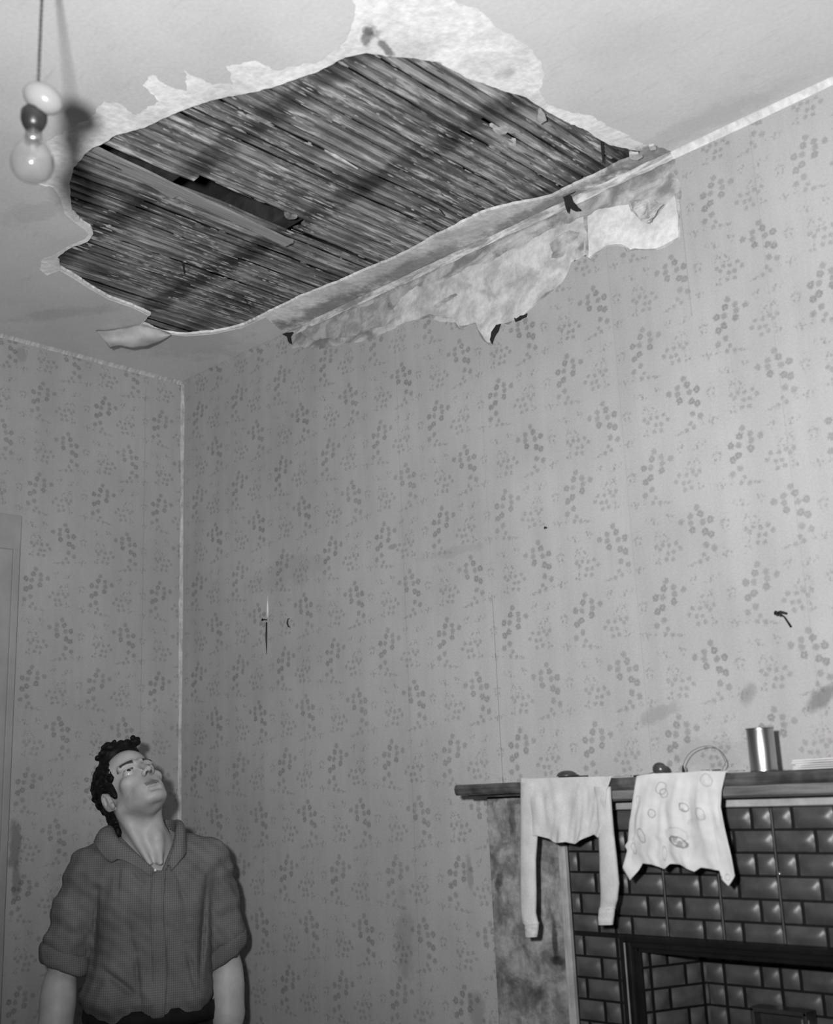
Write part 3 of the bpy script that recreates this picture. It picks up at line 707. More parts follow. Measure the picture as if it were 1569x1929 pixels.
# small iron grate frame low in the recess
q0 = at(1414, 1896, 1, .05); q1 = at(1520, 1905, 1, .05)
bm = bmesh.new(); zt = q0[2]; gx0, gx1 = q0[0], q0[0]+(q1[0]-q0[0])*1.0
box(bm, (gx0, .045, .3), (gx0+.008, .085, zt), bev=.002); box(bm, (gx0, .045, zt-.008), (gx1, .085, zt), bev=.002); box(bm, (gx1-.008, .045, .3), (gx1, .085, zt), bev=.002)
box(bm, (gx0, .07, .3), (gx1, .075, zt-.004)); bmo('grate_frame', bm, simple('grate_iron', .03, .35, spec=.5), fp)
for px in (1510, 1522):
    q = at(px, 1915, 1, .044); bm = bmesh.new(); tube(bm, [(q[0], .044, .3), (q[0], .044, zt-.012)], .0016, 8); bmo('grate_rod', bm, simple('bright_rod', .5, .3, .7), fp, True)
boxo('hearth', (1.2, -.42, 0.0), (2.8, -.05, .03), simple('hearth_stone', .12, .5), fp, .004)
# mantelshelf
ZM = at(1569, 1447, 1, -.14)[2]; SX0 = at(855, 1478, 1, -.14)[0]; SX1 = 2*MX-SX0
t = NT('dark_worn_mantel_wood'); s = t.sep(t.world())
a = t.noise(t.comb(t.math('MULTIPLY', s[0], 5.0), t.math('MULTIPLY', s[1], 60.0), t.math('MULTIPLY', s[2], 90.0)), 1.0, 5, .65)
b = t.noise(t.world(), 28, 4)
v = t.math('MULTIPLY', t.ramp(a, .3, .7, .035, .085), t.ramp(b, .35, .65, .7, 1.5))
t.grey(v); t.bump(a, .4, .002); M_MANT = t.done(.45, 0, .4)
def extr(name, prof, x0, x1, m, seg=80, jit=.0008, seed=1, sm=False):      # profile (y, z) swept along x
    vs = []; fs = []; n = len(prof)
    for i in range(seg+1):
        X = x0+(x1-x0)*i/seg; d = jit*noise.noise(V(X*16, seed, 0))
        vs += [(X, y+d*(1 if y < -.06 else 0), z+jit*.8*noise.noise(V(X*9, seed, k))*(1 if y < -.06 else 0)) for k, (y, z) in enumerate(prof)]
    for i in range(seg):
        for k in range(n): a_, b_ = i*n+k, i*n+(k+1) % n; fs.append((a_, b_, b_+n, a_+n))
    fs += [tuple(range(n))[::-1], tuple(seg*n+k for k in range(n))]
    bm = bmesh.new(); bv = [bm.verts.new(q) for q in vs]
    for f in fs: bm.faces.new([bv[i] for i in f])
    return bmo(name, bm, m, fp, sm)
extr('mantel_shelf', [(0, ZM), (-.132, ZM), (-.138, ZM-.003), (-.140, ZM-.009), (-.138, ZM-.018), (-.134, ZM-.0225), (0, ZM-.0235)], SX0, SX1, M_MANT)
t = NT('worn_lower_moulding'); s = t.sep(t.world()); a = t.noise(t.comb(t.math('MULTIPLY', s[0], 6.0), 0.0, t.math('MULTIPLY', s[2], 110.0)), 1.0, 5, .65)
t.grey(t.ramp(a, .3, .7, .09, .24)); M_MLOW = t.done(.5, 0, .4)
mx0 = at(917, 1500, 1, -.12)[0]+.004
ux0 = bx0-.012
extr('bed_moulding', [(0, ZM-.0235), (-.128, ZM-.0235), (-.131, ZM-.030), (-.126, ZM-.040), (-.115, ZM-.0445), (0, ZM-.0445)], ux0, 2*MX-ux0, M_MLOW, seed=3)
extr('bed_moulding', [(0, ZM-.0235), (-.11, ZM-.0235), (-.105, ZM-.0285), (0, ZM-.0290)], SX0+.012, ux0, M_MANT, seed=7)
extr('top_fillet', [(0, ZM-.0446), (-.066, ZM-.0446), (-.066, ZM-.0610), (-.060, ZM-.0630), (0, ZM-.0630)], bx0-.004, 2*MX-bx0+.004, M_BEAD, seed=4)
# screws in the tile joints
M_CHR = simple('bright_screw', .6, .2, .9)
for i, (u, v_) in enumerate([(1254, 1640), (1357, 1643), (1468, 1646)]):
    q = at(u, v_, 1, FY-.004); bm = bmesh.new(); bmesh.ops.create_uvsphere(bm, u_segments=14, v_segments=8, radius=.0032, matrix=Matrix.Translation((q[0], FY-.0035, q[2]))@Matrix.Diagonal((1, .8, 1, 1)))
    bmo('screw_head', bm, M_CHR, fp, True)

# ------------------------------------------------------------------ things on the mantelshelf
def mshelf(u, y): p = at(u, 1452, 1, y); return p[0]
tx0, tx1 = mshelf(1410, -.10), mshelf(1469, -.10)
tr_ = (tx1-tx0)/2*.80; tz = at(1438, 1372, 1, -.10)[2]; tcx = (tx0+tx1)/2
tin = tag(empty('tin_can', (tcx, -.10, ZM)), 'tall shiny open metal tin standing on the mantelshelf at right', 'tin')
t = NT('tinplate'); s = t.sep(t.world())
t.grey(t.ramp(t.noise(t.comb(t.math('MULTIPLY', s[0], 120.0), 0.0, t.math('MULTIPLY', s[2], 4.0)), 1.0, 3), .3, .7, .42, .66)); M_TIN = t.done(.33, 1.0)
bm = bmesh.new(); hT = tz-ZM
lathe(bm, [(tr_*.96, 0), (tr_, .001), (tr_, .003), (tr_*.985, .004), (tr_*.985, hT-.004), (tr_, hT-.003), (tr_, hT), (tr_*.96, hT), (tr_*.955, .004)], Matrix.Translation((tcx, -.10, ZM)), 64, True, True)
bmo('tin_body', bm, M_TIN, tin, True).modifiers.new('e', 'EDGE_SPLIT').split_angle = math.radians(35)
bm = bmesh.new(); tube(bm, [(tcx+tr_*1.0*math.cos(a_), -.10+tr_*1.0*math.sin(a_), ZM+hT) for a_ in [2*math.pi*k/40 for k in range(41)]], .0011, 6); bmo('rolled_rim', bm, simple('rim_dark', .3, .3, 1.0), tin, True)
# spoon with round bowl
M_DKW = simple('dark_spoon', .035, .3, spec=.6)
sx_ = mshelf(1243, -.09); szc = at(1243, 1449, 1, -.09)[2]
bm = bmesh.new(); bmesh.ops.create_uvsphere(bm, u_segments=24, v_segments=14, radius=1, matrix=Matrix.Translation((sx_, -.09, ZM+.013))@Matrix.Rotation(.25, 4, 'Y')@Matrix.Diagonal((.0145, .012, .0128, 1)))
sp = bmo('bowl', bm, M_DKW, None, True)
spn = tag(empty('serving_spoon', (sx_, -.09, ZM)), 'dark round-bowled spoon lying on the mantelshelf behind the printed cloth', 'spoon'); sp.parent = spn; sp.matrix_parent_inverse = spn.matrix_basis.inverted()
bm = bmesh.new(); tube(bm, [(sx_-.008, -.09, ZM+.006), (sx_-.03, -.09, ZM+.003), (sx_-.062, -.088, ZM+.002)], [.003, .0022, .0018], 8); bmo('handle', bm, M_DKW, spn, True)
# lid with bar handle
lx_ = mshelf(1067, -.08)
lid = tag(empty('pot_lid', (lx_, -.08, ZM)), 'small dark domed lid with flat bar lying on the mantelshelf behind the vest', 'lid')
bm = bmesh.new(); lathe(bm, [(.0215, .008), (.021, .010), (.018, .0145), (.012, .018), (.004, .0195)], Matrix.Translation((lx_, -.08, ZM)), 32); bmo('dome', bm, M_DKW, lid, True)
lb0, lb1 = mshelf(1052, -.09)-.0, mshelf(1098, -.09)
bm = bmesh.new(); box(bm, (lb0, -.092, ZM+.0035), (lb1, -.072, ZM+.0078), bev=.001); bmo('bar', bm, M_BLACK, lid)
bm = bmesh.new(); lathe(bm, [(.006, 0), (.005, .0035), (.005, .004)], Matrix.Translation((lx_+.006, -.085, ZM)), 16); bmo('foot', bm, M_CHR, lid, True)
# wire
bm = bmesh.new(); pts = [(1284, 1449), (1290, 1432), (1300, 1418), (1315, 1409), (1335, 1405), (1350, 1410), (1361, 1424), (1366, 1438), (1360, 1449)]
P_ = [Vector(at(u, v_, 1, -.05)) for u, v_ in pts]; P2 = []
for i in range(len(P_)-1):
    for k in range(4):
        t_ = k/4; a_, b_, c_, d_ = P_[max(i-1, 0)], P_[i], P_[i+1], P_[min(i+2, len(P_)-1)]
        P2.append(.5*((2*b_)+(-a_+c_)*t_+(2*a_-5*b_+4*c_-d_)*t_*t_+(-a_+3*b_-3*c_+d_)*t_**3))
P2.append(P_[-1]); P2[0].z = ZM+.001; P2[-1].z = ZM+.001
tube(bm, P2, .00075, 6); tag(bmo('wire_loop', bm, simple('thin_wire', .16, .5), None, True), 'thin wire loop standing on the mantelshelf left of the tin', 'wire')
bm = bmesh.new(); q = mshelf(1288, -.07); tube(bm, [(q, -.07, ZM), (q-.001, -.07, ZM+.010), (q-.002, -.068, ZM+.018)], [.003, .0022, .001], 8)
tag(bmo('nail_stub', bm, M_BLACK, None, True), 'small dark upright stub on the mantelshelf between spoon and wire loop', 'stub')
bm = bmesh.new(); q = mshelf(1340, -.10); lathe(bm, [(.008, 0), (.015, .003), (.019, .0068), (.016, .0072), (.006, .004)], Matrix.Translation((q, -.10, ZM)), 24)
tag(bmo('small_dish', bm, M_DKW, None, True), 'shallow dark dish on the mantelshelf under the wire loop', 'dish')
# envelopes
M_PAP = simple('paper_white', .62, .8, var=.06)
ex0 = mshelf(1521, -.08)
for k in range(5):
    bm = bmesh.new(); box(bm, (-.002, -.055, 0), (.14, .035, .0016), Matrix.Translation((ex0+.002*((k*7) % 4), -.08, ZM+.0003+k*.0036))@Matrix.Rotation(math.radians([2, -3, 4, -1, 3][k]), 4, 'Z')@Matrix.Rotation(math.radians(-.5), 4, 'Y'))
    tag(bmo('envelope', bm, M_PAP), ['lowest envelope of the stack at the right end of the mantelshelf', 'second envelope from the bottom of the mantelshelf stack', 'middle envelope of the mantelshelf stack',
        'envelope next below the top of the mantelshelf stack', 'topmost envelope of the stack at the right end of the mantelshelf'][k], 'envelope', 'envelopes stacked on the mantelshelf')

# ------------------------------------------------------------------ laundry over the mantel edge
def curve(L, t):
    d = [0]
    for a_, b_ in zip(L, L[1:]): d.append(d[-1]+math.hypot(b_[0]-a_[0], b_[1]-a_[1]))
    s_ = t*d[-1]
    for i in range(len(L)-1):
        if s_ <= d[i+1]+1e-9:
            f = (s_-d[i])/max(1e-9, d[i+1]-d[i]); return (L[i][0]+(L[i+1][0]-L[i][0])*f, L[i][1]+(L[i+1][1]-L[i][1])*f)
    return L[-1]
def coons(top, bot, lef, rig, u, v):
    T, B, L_, R_ = curve(top, u), curve(bot, u), curve(lef, v), curve(rig, v)
    return tuple((1-v)*T[i]+v*B[i]+(1-u)*L_[i]+u*R_[i]-((1-u)*(1-v)*top[0][i]+u*(1-v)*top[-1][i]+(1-u)*v*bot[0][i]+u*v*bot[-1][i]) for i in (0, 1))
def cloth(name, top, bot, lef, rig, m, parent=None, y0=-.144, nu=70, nv=60, fold=.004, seed=1, over=.06, vf=1.0, th=.0022, backs=0.0):
    vs = []; fs = []; no = 10 if over else 0
    for i in range(nu+1):
        u = i/nu
        a_ = coons(top, bot, lef, rig, u, 0); P0 = Vector(at(a_[0], a_[1], 1, y0))
        for j in range(no):                                   # the part lying on the shelf
            t_ = 1-j/no
            vs.append((P0.x+.003*noise.noise(V(u*5, t_*4, seed)), y0+.006+over*t_, ZM+.0030+.0016*abs(noise.noise(V(u*9, t_*5, seed)))))
        for j in range(nv+1):
            v_ = j/nv; q = coons(top, bot, lef, rig, u, v_); P = Vector(at(q[0], q[1], 1, y0))
            amp = fold*min(1, v_*2.2+.12)
            f = amp*(math.sin(u*21+seed+2.0*noise.noise(V(u*2, v_*1.5, seed)))*.55+1.3*noise.noise(V(u*7+seed, v_*1.2*vf, 0))+.5*noise.noise(V(u*18, v_*3*vf, seed)))
            P.y = y0-abs(amp)*1.0+f-(.003*(1-v_)**4)+backs*v_
            vs.append(P)
    st = no+nv+1
    for i in range(nu):
        for j in range(st-1): a_ = i*st+j; fs.append((a_, a_+1, a_+st+1, a_+st))
    o = pyd(name, vs, fs, m, parent, True)
    md = o.modifiers.new('t', 'SOLIDIFY'); md.thickness = th; md.offset = 0
    return o
t = NT('cream_knit_cotton'); p = t.world(); a = t.noise(p, 35, 4); b = t.noise(p, 420, 2); t.grey(t.math('MULTIPLY', t.ramp(a, .3, .7, .42, .49), t.ramp(b, .3, .7, .93, 1.05))); t.bump(b, .25, .001); M_VEST = t.done(.95, 0, .1)
vest = tag(empty('baby_vest', (mshelf(1068, -.14), -.14, ZM)), 'pale long-sleeved vest hanging over the mantel edge, cuffs dangling', 'vest')
cloth('vest_body', [(982, 1466), (1010, 1467), (1100, 1464), (1154, 1463)], [(993, 1576), (1015, 1574), (1035, 1580), (1050, 1588), (1068, 1586), (1085, 1590), (1105, 1578), (1120, 1572), (1130, 1578)],
      [(982, 1466), (983, 1500), (988, 1540), (993, 1576)], [(1154, 1463), (1146, 1490), (1144, 1530), (1130, 1578)], M_VEST, vest, fold=.0045, seed=2)
def sleeve(pc, m, parent, y0, seed):                         # flattened, slightly creased tube down a pixel path: (u_left, u_right, v)
    vs = []; fs = []; n = 20; K = 60
    for i in range(K+1):
        t_ = i/K*(len(pc)-1); k = min(int(t_), len(pc)-2); f = t_-k
        ul, ur, vv = [pc[k][q]*(1-f)+pc[k+1][q]*f for q in range(3)]
        A = Vector(at(ul, vv, 1, y0)); B = Vector(at(ur, vv, 1, y0)); c_ = (A+B)/2; hw = (B-A).length/2; dep = min(.008, hw*.55)
        for j in range(n):
            a_ = 2*math.pi*j/n; nn = 1+.16*noise.noise(V(math.cos(a_)*1.5+seed, math.sin(a_)*1.5, i*.09))
            ca, sa = math.cos(a_), math.sin(a_)
            vs.append((c_.x+hw*ca*(1+.03*noise.noise(V(ca, i*.1, seed))), y0+dep*(abs(sa)**.8)*(1 if sa > 0 else -1)*nn, c_.z+(A.z-B.z)/2*(-ca)*1.0))
    for i in range(K):
        for j in range(n): a_, b_ = i*n+j, i*n+(j+1) % n; fs.append((a_, b_, b_+n, a_+n))
    fs += [tuple(range(n))[::-1], tuple(K*n+j for j in range(n))]
    return pyd('sleeve', vs, fs, m, parent, True)
sleeve([(981, 1012, 1474), (981, 1014, 1500), (981, 1013, 1560), (981, 1009, 1620), (981, 1010, 1680), (982, 1009, 1720), (985, 1014, 1739)], M_VEST, vest, -.144, 3)
sleeve([(1120, 1150, 1482), (1124, 1152, 1520), (1128, 1156, 1570), (1130, 1162, 1620), (1131, 1166, 1665), (1132, 1163, 1695), (1131, 1158, 1711)], M_VEST, vest, -.144, 5)
M_CUFF = simple('ribbed_cuff', .48, .95, sc=300, var=.1)
def cuff(pc, sd):
    o = sleeve(pc, M_CUFF, vest, -.145, sd); o.name = 'cuff'
cuff([(984, 1015, 1738), (989, 1014, 1742), (990, 1013, 1754), (991, 1011, 1765)], 4); cuff([(1130, 1160, 1709), (1129, 1158, 1713), (1127, 1156, 1728), (1128, 1154, 1742)], 6)
# printed cloth
t = NT('printed_cotton'); s = t.sep(t.world()); uv = t.comb(s[0], s[2]); nz = t.n('ShaderNodeTexNoise'); t.put(nz.inputs['Vector'], uv); nz.inputs['Scale'].default_value = 90
uvw = t.vm('ADD', uv, t.scale(t.vm('SUBTRACT', nz.outputs['Color'], (.5, .5, .5)), (.006, .006, 0)))
v = t.ramp(t.noise(uv, 30, 4), .3, .7, .46, .54)
for (px, py, ra, rb, an, dark, fill) in [(1247, 1485, .013, .011, .6, .72, 0), (1252, 1494, .009, .009, 0, .66, 0), (1203, 1510, .006, .012, .1, .8, 0), (1232, 1532, .0085, .0085, 0, .58, 0), (1288, 1521, .010, .0075, -.5, .5, .35), (1322, 1533, .009, .013, .5, .7, .1),
                                        (1332, 1470, .013, .012, 0, .78, .1), (1211, 1573, .008, .015, .4, .62, .1), (1195, 1598, .006, .012, .2, .68, .1), (1280, 1586, .021, .009, -.4, .42, .45), (1276, 1572, .024, .014, -.2, .86, 0), (1254, 1607, .005, .014, 0, .72, .1),
                                        (1372, 1652, .005, .006, 0, .6, .3), (1300, 1548, .008, .004, .7, .85, .1), (1270, 1556, .006, .005, .7, .9, .1)]:
    q = at(px, py, 1, -.146); d = t.vm('SUBTRACT', uvw, (q[0], q[2], 0)); r = t.n('ShaderNodeVectorRotate', rotation_type='Z_AXIS'); t.put(r.inputs['Vector'], d); r.inputs['Angle'].default_value = -an
    L_ = t.vm('LENGTH', t.scale(r.outputs[0], (1/ra, 1/rb, 0)))
    ring = t.ramp(t.math('ABSOLUTE', t.math('SUBTRACT', L_, .88)), .06, .17, dark, 1.0)
    v = t.math('MULTIPLY', v, ring)
    if fill: v = t.math('MULTIPLY', v, t.mix(t.math('MULTIPLY', t.math('LESS_THAN', L_, .8), t.ramp(nz.outputs['Fac'], .45, .55)), 1.0, 1-fill))
t.grey(v); t.bump(t.noise(uv, 300, 2), .15, .001); M_PRINT = t.done(.95, 0, .1)
tag(cloth('printed_cloth', [(1201, 1463), (1230, 1458), (1290, 1456), (1330, 1452), (1369, 1455)],
      [(1191, 1658), (1202, 1643), (1212, 1626), (1232, 1628), (1243, 1632), (1255, 1637), (1265, 1627), (1285, 1628), (1300, 1636), (1311, 1642), (1322, 1634), (1345, 1637), (1360, 1640), (1364, 1656), (1376, 1669), (1386, 1650)],
      [(1201, 1463), (1192, 1510), (1186, 1550), (1184, 1585), (1178, 1594), (1183, 1602), (1176, 1634), (1191, 1658)], [(1369, 1455), (1360, 1490), (1358, 1520), (1366, 1560), (1378, 1610), (1386, 1650)],
      M_PRINT, None, fold=.005, seed=7, nu=90, nv=80), 'white printed cloth with ragged hem draped over the mantel edge right of the vest', 'cloth')

# ------------------------------------------------------------------ nails and hooks on the wall
M_NAIL = simple('rusty_nail', .02, .5, .3)
def nail(name, pts, r, label, y0=0.0, cat='nail'):
    bm = bmesh.new(); tube(bm, pts, r, 8); tag(bmo(name, bm, M_NAIL, None, True), label, cat)
q = at(1482, 1156, 1, 0)
nail('wall_nail', [(q[0], .003, q[2]), (q[0]-.002, -.02, q[2]+.002), (q[0]-.004, -.034, q[2]-.001), (q[0]-.0045, -.036, q[2]-.001)], [.0026, .0026, .0026, .0045], 'stout bent nail in the wall above the tin')
q2 = at(1490, 1181, 1, -.004); q3 = at(1468, 1160, 1, -.03)
nail('bent_wire_hook', [(q3[0], -.030, q3[2]), (q[0]-.001, -.030, q[2]-.002), (q[0]+.002, -.016, q[2]-.008), (q2[0], -.004, q2[2])], [.0030, .0022, .0014, .0022], 'short bent hook dangling from the stout nail above the tin', cat='hook')
q = at(503, 1168, 1, 0)
nail('wall_nail', [(q[0], .003, q[2]), (q[0], -.010, q[2]+.001), (q[0]-.001, -.016, q[2]-.0), (q[0]-.001, -.0165, q[2])], [.0018, .0018, .0018, .004], 'nail in the back wall above its long dark shadow streak, left of the crescent hook')
bm = bmesh.new(); q = at(502, 1172, 1, -.002); q2 = at(502, 1232, 1, -.002); tube(bm, [(q[0], -.002, q[2]), (q2[0], -.002, (q[2]+q2[2])/2), (q2[0], -.002, q2[2])], [.0022, .0030, .0006], 6)  # thin dark strip modelled as the cast shadow below the nail
tag(bmo('nail_shadow', bm, M_NAIL, None, True), 'dark streak built as the shadow falling straight down from the nail on the back wall', 'shadow')
bm = bmesh.new(); q = at(503, 1164, 1, -.002); q2 = at(503, 1122, 1, -.002); tube(bm, [(q[0]+.001, -.0012, q[2]), (q[0]+.002, -.0012, (q[2]+q2[2])/2), (q2[0]+.001, -.001, q2[2])], [.0032, .0032, .0005], 6)
tag(bmo('paper_sliver', bm, simple('sliver_pale', .55, .8), None, True), 'pale sliver of torn paper standing up above the nail on the back wall', 'paper sliver')
q = at(545, 1173, 1, 0); nail('crescent_hook', [(q[0]+.004, .001, q[2]+.013), (q[0]-.002, -.003, q[2]+.010), (q[0]-.004, -.005, q[2]), (q[0]-.001, -.003, q[2]-.010), (q[0]+.004, .001, q[2]-.015)], [.0008, .0016, .0022, .002, .0006], 'small crescent-shaped dark hook on the back wall right of the nail', cat='hook')
q = at(1028, 995, 1, 0); nail('wall_tack', [(q[0]-.006, .001, q[2]), (q[0], -.003, q[2]+.001), (q[0]+.006, .001, q[2])], [.001, .0028, .001], 'tiny dark tack in the wallpaper near the middle of the back wall')

# ------------------------------------------------------------------ chair at the left edge
chx, chy = .075, None
q = CAM+ray(19, 1870)*(3.15/FPX); chx, chy, chz = q
ch = tag(empty('wooden_chair', (chx, chy, 0)), 'wooden chair against the left wall, only a painted back post with dark knob showing', 'chair')
M_CHP = simple('painted_post', .20, .5)
for k, dy in enumerate((-.0, -.38)):
    X, Y = chx-.0, chy+dy-.008
    bm = bmesh.new(); box(bm, (X-.014, Y-.014, 0), (X+.014, Y+.014, chz-.014), bev=.003); bmo('back_post', bm, M_CHP, ch)
    bm = bmesh.new(); bmesh.ops.create_uvsphere(bm, u_segments=20, v_segments=12, radius=.0145, matrix=Matrix.Translation((X, Y, chz-.003))); bmo('knob', bm, M_BLACK, ch, True)
    bm = bmesh.new(); box(bm, (X+.35-.014, Y-.014, 0), (X+.35+.014, Y+.014, .44), bev=.003); bmo('front_leg', bm, M_CHP, ch)
boxo('seat', (chx-.02, chy-.41, .44), (chx+.38, chy+.012, .465), M_CHP, ch, .004)
boxo('back_rail', (chx-.008, chy-.38, chz-.09), (chx+.008, chy-.012, chz-.04), M_CHP, ch, .003)
boxo('back_rail', (chx-.008, chy-.38, chz-.26), (chx+.008, chy-.012, chz-.21), M_CHP, ch, .003)

# ------------------------------------------------------------------ the man: sculpted as distance fields, polygonised here
class Field:
    def __init__(s, lo, hi, h):
        s.lo = np.array(lo, float); s.h = h; s.n = (np.ceil((np.array(hi)-s.lo)/h)).astype(int)+1
        s.F = np.full(s.n, 1.0, np.float32)
        s.ax = [s.lo[i]+h*np.arange(s.n[i]) for i in range(3)]
    def sub(s, lo, hi):
        a = np.clip(np.floor((np.array(lo)-s.lo)/s.h).astype(int), 0, s.n-1); b = np.clip(np.ceil((np.array(hi)-s.lo)/s.h).astype(int)+1, 1, s.n)
        sl = tuple(slice(a[i], max(b[i], a[i]+1)) for i in range(3))
        X = s.ax[0][sl[0]][:, None, None]; Y = s.ax[1][sl[1]][None, :, None]; Z = s.ax[2][sl[2]][None, None, :]
        return sl, X, Y, Z
    def comb(s, fn, lo, hi, k, mode='add'):
        m = k+.02; sl, X, Y, Z = s.sub(np.array(lo)-m, np.array(hi)+m); d = fn(X, Y, Z); F = s.F[sl]
        if mode == 'add': a, b, sg = F, d, 1
        else: a, b, sg = -F, d, -1
        if mode == 'cut': a, b = -F, d                       # F = max(F, -d)
        hh = np.clip(.5+.5*(a-b)/max(k, 1e-6), 0, 1); r = a*(1-hh)+b*hh-k*hh*(1-hh)
        s.F[sl] = (r*sg).astype(np.float32)
    def ell(s, c, r, k=.01, mode='add', R=None):
        c = np.array(c, float); r = np.array(r, float)
        def fn(X, Y, Z):
            x, y, z = X-c[0], Y-c[1], Z-c[2]
            if R is not None: x, y, z = (R[0][i]*x+R[1][i]*y+R[2][i]*z for i in range(3))
            k0 = np.sqrt((x/r[0])**2+(y/r[1])**2+(z/r[2])**2); k1 = np.sqrt((x/r[0]**2)**2+(y/r[1]**2)**2+(z/r[2]**2)**2)+1e-6
            return k0*(k0-1)/k1
        e = r if R is None else np.full(3, max(r)); s.comb(fn, c-e, c+e, k, mode)
    def cap(s, a, b, ra, rb, k=.01, mode='add'):
        a = np.array(a, float); b = np.array(b, float); ab = b-a; L2 = (ab@ab)+1e-12
        def fn(X, Y, Z):
            t_ = np.clip(((X-a[0])*ab[0]+(Y-a[1])*ab[1]+(Z-a[2])*ab[2])/L2, 0, 1)
            return np.sqrt((X-a[0]-t_*ab[0])**2+(Y-a[1]-t_*ab[1])**2+(Z-a[2]-t_*ab[2])**2)-(ra+(rb-ra)*t_)
        m = max(ra, rb); s.comb(fn, np.minimum(a, b)-m, np.maximum(a, b)+m, k, mode)
    def chain(s, pts, rs, k=.01, mode='add'):
        for i in range(len(pts)-1): s.cap(pts[i], pts[i+1], rs[i], rs[i+1], k, mode)
    def displace(s, fn):
        X, Y, Z = s.ax[0][:, None, None], s.ax[1][None, :, None], s.ax[2][None, None, :]; s.F = (s.F+fn(X, Y, Z)).astype(np.float32)
    def mesh(s):                                             # surface nets
        F = s.F; I = F < 0
        c = [(i, j, k) for i in (0, 1) for j in (0, 1) for k in (0, 1)]; nx, ny, nz = F.shape
        cnt = sum(I[i:nx-1+i, j:ny-1+j, k:nz-1+k].astype(np.int8) for i, j, k in c); act = (cnt > 0) & (cnt < 8)
        ix = np.argwhere(act); idx = -np.ones(act.shape, np.int64); idx[act] = np.arange(len(ix))
        acc = np.zeros((len(ix), 3)); w_ = np.zeros(len(ix))
        for a_ in c:
            for ax in range(3):
                if a_[ax]: continue
                b_ = list(a_); b_[ax] = 1
                fa = F[ix[:, 0]+a_[0], ix[:, 1]+a_[1], ix[:, 2]+a_[2]]; fb = F[ix[:, 0]+b_[0], ix[:, 1]+b_[1], ix[:, 2]+b_[2]]
                m = (fa < 0) != (fb < 0); t_ = np.where(m, fa/(fa-fb+1e-12), 0); p = np.tile(np.array(a_, float), (len(ix), 1)); p[:, ax] += t_
                acc[m] += p[m]; w_[m] += 1
        v = s.lo+s.h*(ix+acc/np.maximum(w_, 1)[:, None]); fs = []
        for ax in range(3):
            o1, o2 = (ax+1) % 3, (ax+2) % 3
            A = I[tuple(slice(0, -1) if q == ax else slice(None) for q in range(3))]; B = I[tuple(slice(1, None) if q == ax else slice(None) for q in range(3))]
            e = np.argwhere(A != B); e = e[(e[:, o1] > 0) & (e[:, o2] > 0) & (e[:, o1] < F.shape[o1]-1) & (e[:, o2] < F.shape[o2]-1)]
            ina = A[tuple(e.T)]
            def g(d1, d2):
                q = e.copy(); q[:, o1] -= d1; q[:, o2] -= d2; return idx[tuple(q.T)]
            q = np.stack([g(1, 1), g(0, 1), g(0, 0), g(1, 0)], 1); q[~ina] = q[~ina][:, ::-1]; fs.append(q)
        return v, np.concatenate(fs)

def np_mesh(name, v, f, m, parent=None, smooth_it=0):
    me = bpy.data.meshes.new(name); me.vertices.add(len(v)); me.vertices.foreach_set('co', np.ascontiguousarray(v, np.float32).ravel())
    me.loops.add(len(f)*4); me.polygons.add(len(f)); me.loops.foreach_set('vertex_index', f.ravel().astype(np.int32)); me.polygons.foreach_set('loop_start', np.arange(len(f), dtype=np.int32)*4)
    me.update(calc_edges=True); me.validate()
    o = link(name, me, m, parent, True)
    if smooth_it:
        bm = bmesh.new(); bm.from_mesh(me)
        for _ in range(smooth_it): bmesh.ops.smooth_vert(bm, verts=bm.verts, factor=.5, use_axis_x=True, use_axis_y=True, use_axis_z=True)
        bm.to_mesh(me); bm.free()
    return o

md_ = CAM+ray(285, 1600)*(2.88/FPX); MR = np.array([md_[0], md_[1], 0.0])
yh = MR-CAM; yh[2] = 0; yh /= np.linalg.norm(yh); xh = np.array([yh[1], -yh[0], 0])
MB_ = np.stack([xh, yh, [0, 0, 1]], 1)                       # the man's own axes: x picture right, y away from the lens, z up
toW = lambda v: MR+np.asarray(v) @ MB_.T
man = empty('person', tuple(MR)); tag(man, 'man in a checked shirt, sleeves rolled, head tilted back to look at the ceiling', 'person')
